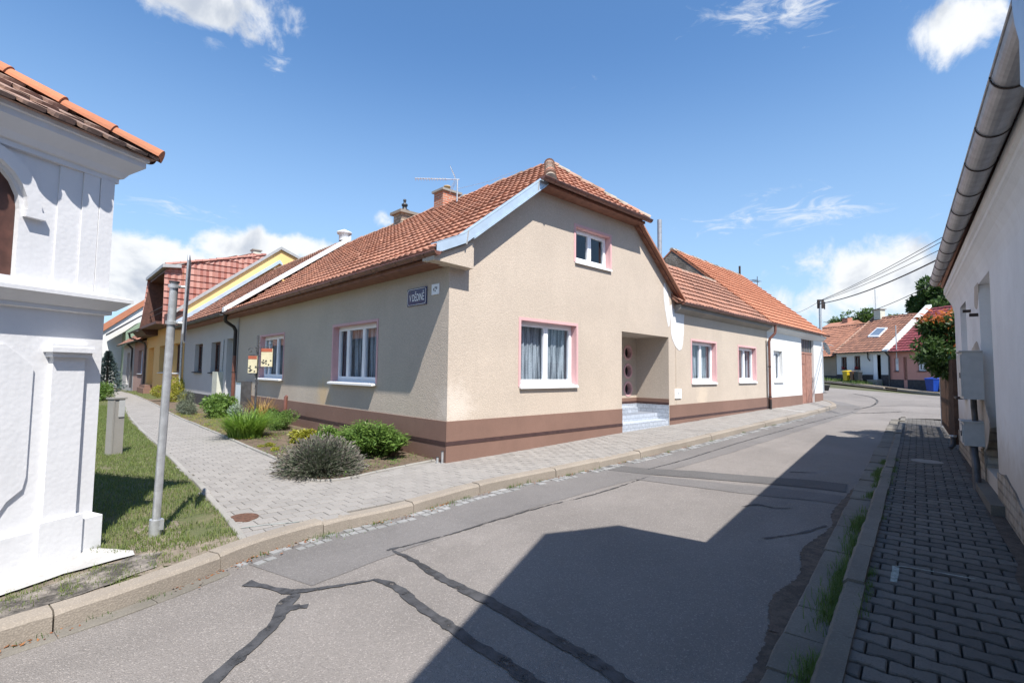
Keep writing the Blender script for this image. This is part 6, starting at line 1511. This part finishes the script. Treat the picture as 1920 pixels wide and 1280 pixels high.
# ------------------------------------------------------------------ plants
def gb2(x, y, off=.01): c = at(x, y, 0); return (c.x, c.y)
# clipped yellow bush etc along the left row
c = at(322, 752, 0); bush('golden_bush', 'round golden green bush in front of the grey house', (c.x+.2, c.y), (1.15, 1.25, .85), 8000, 'leafyel', .10, .035)
c = at(345, 776, 0); bush('lavender_bush', 'dull grey lavender bush left of the broad leaved clump', (c.x+.05, c.y), (.50, .80, .48), 3800, 'lavender', .13, .012, lumps=6)
c = at(392, 782, 0); bush('broad_leaved_plant', 'bushy dark green peony clump in the middle of the flower bed', (c.x+.2, c.y), (.68, 1.0, .56), 3600, 'leaf', .12, .045, 'plant')
c = at(424, 788, 0); bush('sage_plant', 'grey-leaved plant between the peony clump and the day lilies', (c.x+.25, c.y), (.28, .4, .34), 900, 'pale_pl', .08, .03, 'plant')
def strap(name, label, loc, rad, h, n, mat):
    x, y = loc; z = g(x, y); t = thing(name, label, 'plant', (x, y, z)); mb = MB()
    for k in range(n):
        a = random.uniform(0, 6.28); r0 = rad*math.sqrt(random.random())*.7; x0, y0 = x+r0*math.cos(a), y+r0*math.sin(a); a2 = a+random.uniform(-.7, .7); L = h*random.uniform(.7, 1.2); out_ = random.uniform(.3, 1.0)*L; w_ = random.uniform(.008, .014); r = random.random()
        pr = None; sx, sy = -math.sin(a2)*w_, math.cos(a2)*w_
        for q in range(6):
            f = q/5; px_ = x0+math.cos(a2)*out_*f**1.5; py_ = y0+math.sin(a2)*out_*f**1.5; pz = z+L*(f*1.15-.45*f*f*(out_/L)*1.4); ww = (1-f*.85)
            cur = ((px_+sx*ww, py_+sy*ww, pz), (px_-sx*ww, py_-sy*ww, pz))
            if pr: mb.face([pr[0], pr[1], cur[1], cur[0]], r)
            pr = cur
    mb.build('leaves', mat, t); return t
c = at(452, 822, 0); strap('day_lily', 'bright green day lily clump left of the notice post', (c.x+.12, c.y+.1), .50, .66, 1000, 'daylily')
c = at(462, 795, 0); strap('dry_fern', 'yellowing feathery clump in front of the white cabinet', (c.x+.4, c.y), .3, .75, 240, 'ginger')
c = at(515, 808, 0); bush('hummock_shrub', 'dense dark green hummock right of the notice post', (c.x+.2, c.y+.1), (.46, .60, .40), 4200, 'leaf', .05, .014, 'shrub')
c = at(525, 790, 0); bush('lavender_bush', 'silvery lavender bush with tall spikes by the wall drain', (c.x+.45, c.y+.3), (.42, .5, .52), 2200, 'pale_pl', .12, .012)
c = at(553, 832, 0); bush('flowering_plant', 'low plant with pale yellow leaves and flowers between hummock and lavender', (c.x+.2, c.y+.1), (.30, .34, .26), 1100, 'leafyel', .08, .035, 'plant')
bush('ground_rose', 'low glossy green clump between the hummock and the peony bush', (-.75, 3.3), (.34, .42, .26), 1500, 'leaf', .07, .03, 'plant')
bush('ground_rose', 'low mid green clump behind the day lilies at the plinth', (-.5, 7.0), (.36, .6, .34), 1500, 'leafdk', .08, .035, 'plant')
c = at(500, 838, 0); bush('stonecrop', 'upper patch of yellow stonecrop at the bed edging', (c.x+.02, c.y+.05), (.16, .2, .05), 700, 'leafyel', .03, .015, 'plant', 4); c = at(514, 846, 0); bush('stonecrop', 'lower patch of yellow stonecrop at the bed edging', (c.x+.02, c.y+.05), (.14, .16, .05), 500, 'leafyel', .03, .015, 'plant', 4)
# big lavender
LC = at(600, 893, 0); lx, ly = LC.x+.12, LC.y+.28; LV = thing('lavender_bush', 'large faded lavender bush at the tip of the flower bed', 'bush', (lx, ly, g(lx, ly)))
mb = MB(); tips = MB(); z0 = g(lx, ly)
for k in range(2600):
    a = random.uniform(0, 6.28); el_ = math.acos(random.uniform(.05, 1)); L = .62*random.uniform(.75, 1.05); d = Vector((math.cos(a)*math.sin(el_)*1.15, math.sin(a)*math.sin(el_)*1.15, math.cos(el_)*.95)); d.z = max(d.z, .08)
    p0 = Vector((lx, ly, z0+.03))+d*L*.35+Vector((random.uniform(-.1, .1), random.uniform(-.1, .1), 0)); p1 = p0+d*L*.55+Vector((0, 0, -.05*math.sin(el_))); s_ = d.cross(rv()).normalized()*.004
    mb.face([p0-s_, p0+s_, p1+s_*.6, p1-s_*.6]); 
    for q in range(3): leafquad(mb, p0+(p1-p0)*random.random(), (d+rv()*.7), rv(), .055, .010, random.random())
    if random.random() < .75:
        for s2 in (d.cross(rv()).normalized()*.011, d.cross(rv()).normalized()*.011): p2 = p1+d*.055; tips.face([p1, (p1+p2)/2+s2, p2, (p1+p2)/2-s2])
mb.build('stems', 'lavender', LV); tips.build('flower_spikes', 'lavtip', LV)
# peony by the wall corner
PC = at(690, 850, 0); bx, by = -.62, 1.62; PE = thing('peony_bush', 'wide glossy green peony bush against the brown plinth near the corner', 'bush', (bx, by, g(bx, by)))
mb = MB(); z0 = g(bx, by)
for k in range(330):
    a = random.uniform(0, 6.28); q = math.sqrt(random.random()); sx, sy = bx+math.cos(a)*q*.25, by+math.sin(a)*q*.5; ex, ey = bx+math.cos(a)*q*.56, by+math.sin(a)*q*1.05; hz_ = z0+(.66-.30*q*q)*random.uniform(.7, 1.05)
    p0, p1 = Vector((sx, sy, z0)), Vector((ex, ey, hz_)); mb.tube([p0, p1], .004, 3, False)
    for j in range(13):
        f = random.uniform(.35, 1); c = p0+(p1-p0)*f; d = Vector((math.cos(a+random.uniform(-1.6, 1.6)), math.sin(a+random.uniform(-1.6, 1.6)), random.uniform(-.35, .5))); leafquad(mb, c, d, Vector((0, 0, 1))+rv()*.4, random.uniform(.08, .14), random.uniform(.028, .045), random.random())
mb.build('leaves', 'leaf', PE)
# left background plants
c = at(205, 752, 0); bush('roadside_shrub', 'tall bright green shrub behind the chapel corner', (c.x-.55, c.y+1.0), (.95, .95, .62), 2600, 'leaf', .11, .05)
c = at(240, 722, 0); bush('hedge_mound', 'low clipped green mound by the far end of the path', (c.x+.3, c.y+.6), (1.5, 1.6, .42), 3200, 'leaf', .09, .045)
c = at(216, 716, 0); bush('hedge_mound', 'small dark shrub in front of the blue spruce', (c.x-.4, c.y+2), (1.2, 1.2, .7), 1600, 'leafdk', .12, .06)
sb = atd(201, 705, 34.); sz = 0.0; SPR = thing('blue_spruce', 'small blue spruce behind the chapel, in front of the white gabled house', 'tree', (sb.x, sb.y, sz)); mb = MB(); H_ = atd(201, 655, 34.).z
mb.tube([(sb.x, sb.y, -.1), (sb.x, sb.y, H_-.2)], [.1, .02], 6); mb.build('trunk', 'bark', SPR); mb = MB()
for k in range(5200):
    f = random.random()**.8; tier = (f*9) % 1; z = .15+f*(H_-.25); r = (1-f)*1.35*(1.0-.45*tier)+.03; a = random.uniform(0, 6.28); q = random.uniform(.05, 1); leafquad(mb, Vector((sb.x+r*q*math.cos(a), sb.y+r*q*math.sin(a), z-.15*q*r)), Vector((math.cos(a), math.sin(a), .15)), rv(), .16, .05, random.random())
mb.build('crown', 'spruce', SPR)
bush('roadside_shrub', 'dark shrub far behind the chapel corner at the lawn', tuple(atd(192, 700, 26)[:2]), (1.0, 1.0, .6), 900, 'leafdk', .12, .06)
# trees beyond the right-hand side
TG = 'trees beyond the far houses'
q = atd(1757, 600, 58); tree('broadleaf_tree', 'big dark green tree behind the crimson roof', (q.x, q.y, 1.0), atd(1745, 516, 58).z-1.0, (3.1, 3.1, 3.3), 11000, 'leafdk', .42, .24, group=TG, lumps=20)
q = atd(1795, 600, 52); tree('broadleaf_tree', 'dark green tree half hidden by the gutter of the limewashed house', (q.x, q.y, 1.0), atd(1795, 530, 52).z-1.0, (3.2, 3.2, 3.4), 5000, 'leafdk', .42, .24, group=TG, lumps=14)
q = atd(1617, 600, 66); tree('broadleaf_tree', 'small green tree behind the roof left of the cream chimney', (q.x, q.y, 1.2), atd(1617, 577, 66).z-1.2, (2.3, 2.3, 1.7), 2200, 'leaffar', .34, .2, group=TG)
q = atd(1570, 600, 68); tree('broadleaf_tree', 'smallest tree, a tuft of green just above the far beige roof', (q.x, q.y, 1.2), atd(1570, 595, 68).z-1.2, (1.2, 1.2, 1.0), 800, 'leaffar', .3, .18, group=TG)
q = atd(1690, 600, 62); tree('broadleaf_tree', 'low green tree top over the ridge between chimney and crimson roof', (q.x, q.y, 1.2), atd(1690, 585, 62).z-1.2, (4.0, 2.6, 1.7), 2600, 'leaffar', .34, .2, group=TG)
# red-leaved shrub over the fence
rs = FH.p(HL+2.6, .75, 0); RS = thing('sumac_shrub', 'green shrub with orange-red leaf tips hanging over the board fence', 'shrub', (rs.x, rs.y, g(rs.x, rs.y)))
mb = MB(); gz_ = g(rs.x, rs.y)
for k in range(7): a = random.uniform(0, 6.28); mb.tube([(rs.x+.1*math.cos(a), rs.y+.1*math.sin(a), gz_), (rs.x+.3*math.cos(a), rs.y+.3*math.sin(a), gz_+1.5), (rs.x+.7*math.cos(a), rs.y+.6*math.sin(a), gz_+2.6)], [.035, .03, .012], 6)
mb.build('stem', 'bark', RS)
dS = (rs-CAM).dot(CF); mg = MB(); mr = MB()
for (x_, y_, r_, n_) in ((1770, 625, .62, 1500), (1790, 650, .75, 1700), (1752, 655, .42, 700), (1775, 682, .50, 900), (1745, 610, .34, 350), (1728, 668, .2, 90), (1800, 600, .6, 900)): crown(mg, atd(x_, y_, dS+random.uniform(-.3, .3)), (r_, r_, r_*.8), n_, .15, .05, 7)
for (x_, y_, r_, n_) in ((1768, 598, .5, 90), (1788, 612, .6, 100), (1785, 662, .45, 50), (1745, 596, .25, 30)): crown(mr, atd(x_, y_, dS), (r_, r_, r_*.5), n_, .16, .055, 6, .8)
mg.build('leaves', 'leafdk', RS); mr.build('red_leaves', 'redleaf', RS)
# grass
def scatter(poly, n, cond=None):
    xs = [p[0] for p in poly]; ys = [p[1] for p in poly]; out = []
    while len(out) < n:
        x, y = random.uniform(min(xs), max(xs)), random.uniform(min(ys), max(ys))
        if inpoly(x, y, poly) and (cond is None or cond(x, y)): out.append((x, y, g(x, y)))
    return out
from mathutils import noise as mnoise
patch = lambda x, y: mnoise.noise(Vector((x*1.1, y*1.1, 3.3)))+.6*mnoise.noise(Vector((x*4, y*4, 1)))
gz1 = pxy([(165, 860), (185, 760), (226, 760), (243, 790), (300, 845), (355, 900), (395, 945), (434, 985), (447, 1004), (420, 1010), (330, 1030), (230, 1040), (165, 1040)], 0)
gz1 = [tuple(p) for p in gz1]
gr = MB(); nearkerb = lambda x, y: (patch(x, y) > -.22+max(0, (.55-abs(y+1.9)))*0)
def cond_near(x, y):
    p = patch(x, y); d = min((Vector((x, y))-k).length for k in KP[::10] if abs(k.x-x) < 2.5) if any(abs(k.x-x) < 2.5 for k in KP[::10]) else 9
    return p > (-.38 if d < .35 else -.55 if d < .8 else -.7) and random.random() < .95
blades(gr, scatter(gz1, 46000, cond_near), .034, .003, .8)
gz2 = [tuple(p) for p in pxy([(60, 900), (150, 745), (226, 745), (240, 772), (240, 800), (180, 900), (165, 1000)], 0)]
blades(gr, scatter(gz2, 9000), .04, .004, .6); blades(gr, scatter(far_lawn, 5000), .035, .006, .4)
tf = [(x, y) for x, y, _ in scatter([tuple(p) for p in dryp], 150) if not inpoly(x, y, lime)]
for x, y in tf: blades(gr, [(x+random.gauss(0, .035), y+random.gauss(0, .035), g(x, y)-.005) for _ in range(22)], .028, .0024, .9)
o = gr.build('grass', 'grass'); o['kind'] = 'stuff'
gcv = MB()
for x, y, z in scatter(bed_poly, 700, lambda x, y: y < 16 and mnoise.noise(Vector((x*2, y*2, 9))) > -.12):
    h_ = random.uniform(.02, .10); n_ = random.randint(5, 12)
    for _ in range(n_): a = random.uniform(0, 6.28); leafquad(gcv, Vector((x+random.gauss(0, .06), y+random.gauss(0, .06), z+.012+random.uniform(0, h_))), Vector((math.cos(a), math.sin(a), random.uniform(0, .8))), Vector((0, 0, 1)), random.uniform(.025, .06), random.uniform(.012, .025), random.random())
o = gcv.build('ground_cover', 'leaf'); o['kind'] = 'stuff'
gcy = MB()
for x, y, z in scatter(bed_poly, 360, lambda x, y: x < -1.0 and 5 < y < 14):
    for _ in range(12): a = random.uniform(0, 6.28); leafquad(gcy, Vector((x+random.gauss(0, .05), y+random.gauss(0, .05), z+.012+random.uniform(0, .04))), Vector((math.cos(a), math.sin(a), random.uniform(0, .8))), Vector((0, 0, 1)), random.uniform(.02, .04), random.uniform(.01, .02), random.random())
o = gcy.build('creeping_cover', 'leafyel'); o['kind'] = 'stuff'
wd = MB(); lv = MB()
def tuft(c, n, rad, h): blades(wd, [(c.x+random.gauss(0, rad), c.y+random.gauss(0, rad*.6), c.z-.005) for _ in range(n)], h, .0028, .9)
for i in range(0, len(KP)-3, 3):
    p = KO[i]
    if -5.4 < p.x < 14 and random.random() < .55: 
        for _ in range(2): tuft(Vector((p.x+random.uniform(-.1, .1), p.y-.03, g(p.x, p.y)-.125)), random.randint(6, 30), .05, .035)
for (x_, y_, n, h) in ((985, 905, 130, .07), (965, 912, 60, .06), (640, 1005, 40, .04), (830, 948, 60, .05), (590, 1010, 60, .05), (870, 935, 60, .05), (700, 985, 40, .04)): tuft(at(x_, y_, -.13), n, .09, h)
for k in range(48):
    u_ = random.uniform(2.6, 12); 
    if mnoise.noise(Vector((u_*.9, 0, 5))) < -.15: continue
    c = FS.p(u_, .535+random.uniform(-.02, .06), 0); c.z = g(c.x, c.y)-.11; blades(wd, [(c.x+random.gauss(0, .09), c.y+random.gauss(0, .03), c.z) for _ in range(random.randint(25, 85))], random.uniform(.05, .09), .003, 1.0)
    if random.random() < .6: c = FS.p(u_, .36, 0); c.z = g(c.x, c.y)-.04; blades(wd, [(c.x+random.gauss(0, .07), c.y+random.gauss(0, .02), c.z) for _ in range(22)], .05, .0025, 1.1)
for u_ in (6.9, 7.0, 7.15, 7.3, 5.2, 5.4, 5.6, 4.4, 3.6, 6.0, 4.7, 4.9, 6.3, 6.5): 
    c = FS.p(u_, .55, 0); c.z = g(c.x, c.y)-.11; blades(wd, [(c.x+random.gauss(0, .14), c.y+random.gauss(0, .05), c.z) for _ in range(120)], .075, .003, 1.3)
for k in range(40):
    c = FF.p(uW0+random.uniform(-4.5, 4), -random.uniform(.2, 1.4), 0); blades(wd, [(c.x+random.gauss(0, .5), c.y+random.gauss(0, .4), g(c.x, c.y)-.03) for _ in range(80)], .22, .012, .9)
o = wd.build('weeds', 'grassdk'); o['kind'] = 'stuff'
for i in range(0, len(KP)-3, 1):
    p = KO[i]
    if -5.6 < p.x < 6 and mnoise.noise(Vector((p.x*1.6, 7, 0))) > -.05:
        for _ in range(7):
            a = random.uniform(0, 6.28); c = Vector((p.x+random.uniform(-.06, .06), p.y-abs(random.gauss(.02, .05)), g(p.x, p.y)-.118)); leafquad(lv, c, Vector((math.cos(a), math.sin(a), random.uniform(-.1, .5))), Vector((0, 0, 1)), random.uniform(.015, .045), random.uniform(.01, .025), random.random())
o = lv.build('fallen_leaves', 'dryleaf'); o['kind'] = 'stuff'
# far pavement strips and kerbs
for s0, s1 in ((uW0-7, uW1+1.0), (uW1+2.0, uP1)):
    P = [Vector(FF.p(s, -1.35, 0)[:2]) for s in np.arange(s0, s1, .2)]; Q = [Vector(FF.p(s, -1.5, 0)[:2]) for s in np.arange(s0, s1, .2)]; kerb('kerb', P, Q, .0, -.2, 'kerbst', 1.0, .2)
sheet('far_pavement', [tuple(FF.p(s, -o_, 0)[:2]) for s, o_ in ((uW0-9, 1.4), (uP1+2, 1.4), (uP1+2, -.2), (uW0-9, -.2))], -.01, 'gravel', .8)
# small white repair stain and cast in rust under window are material work on the wall
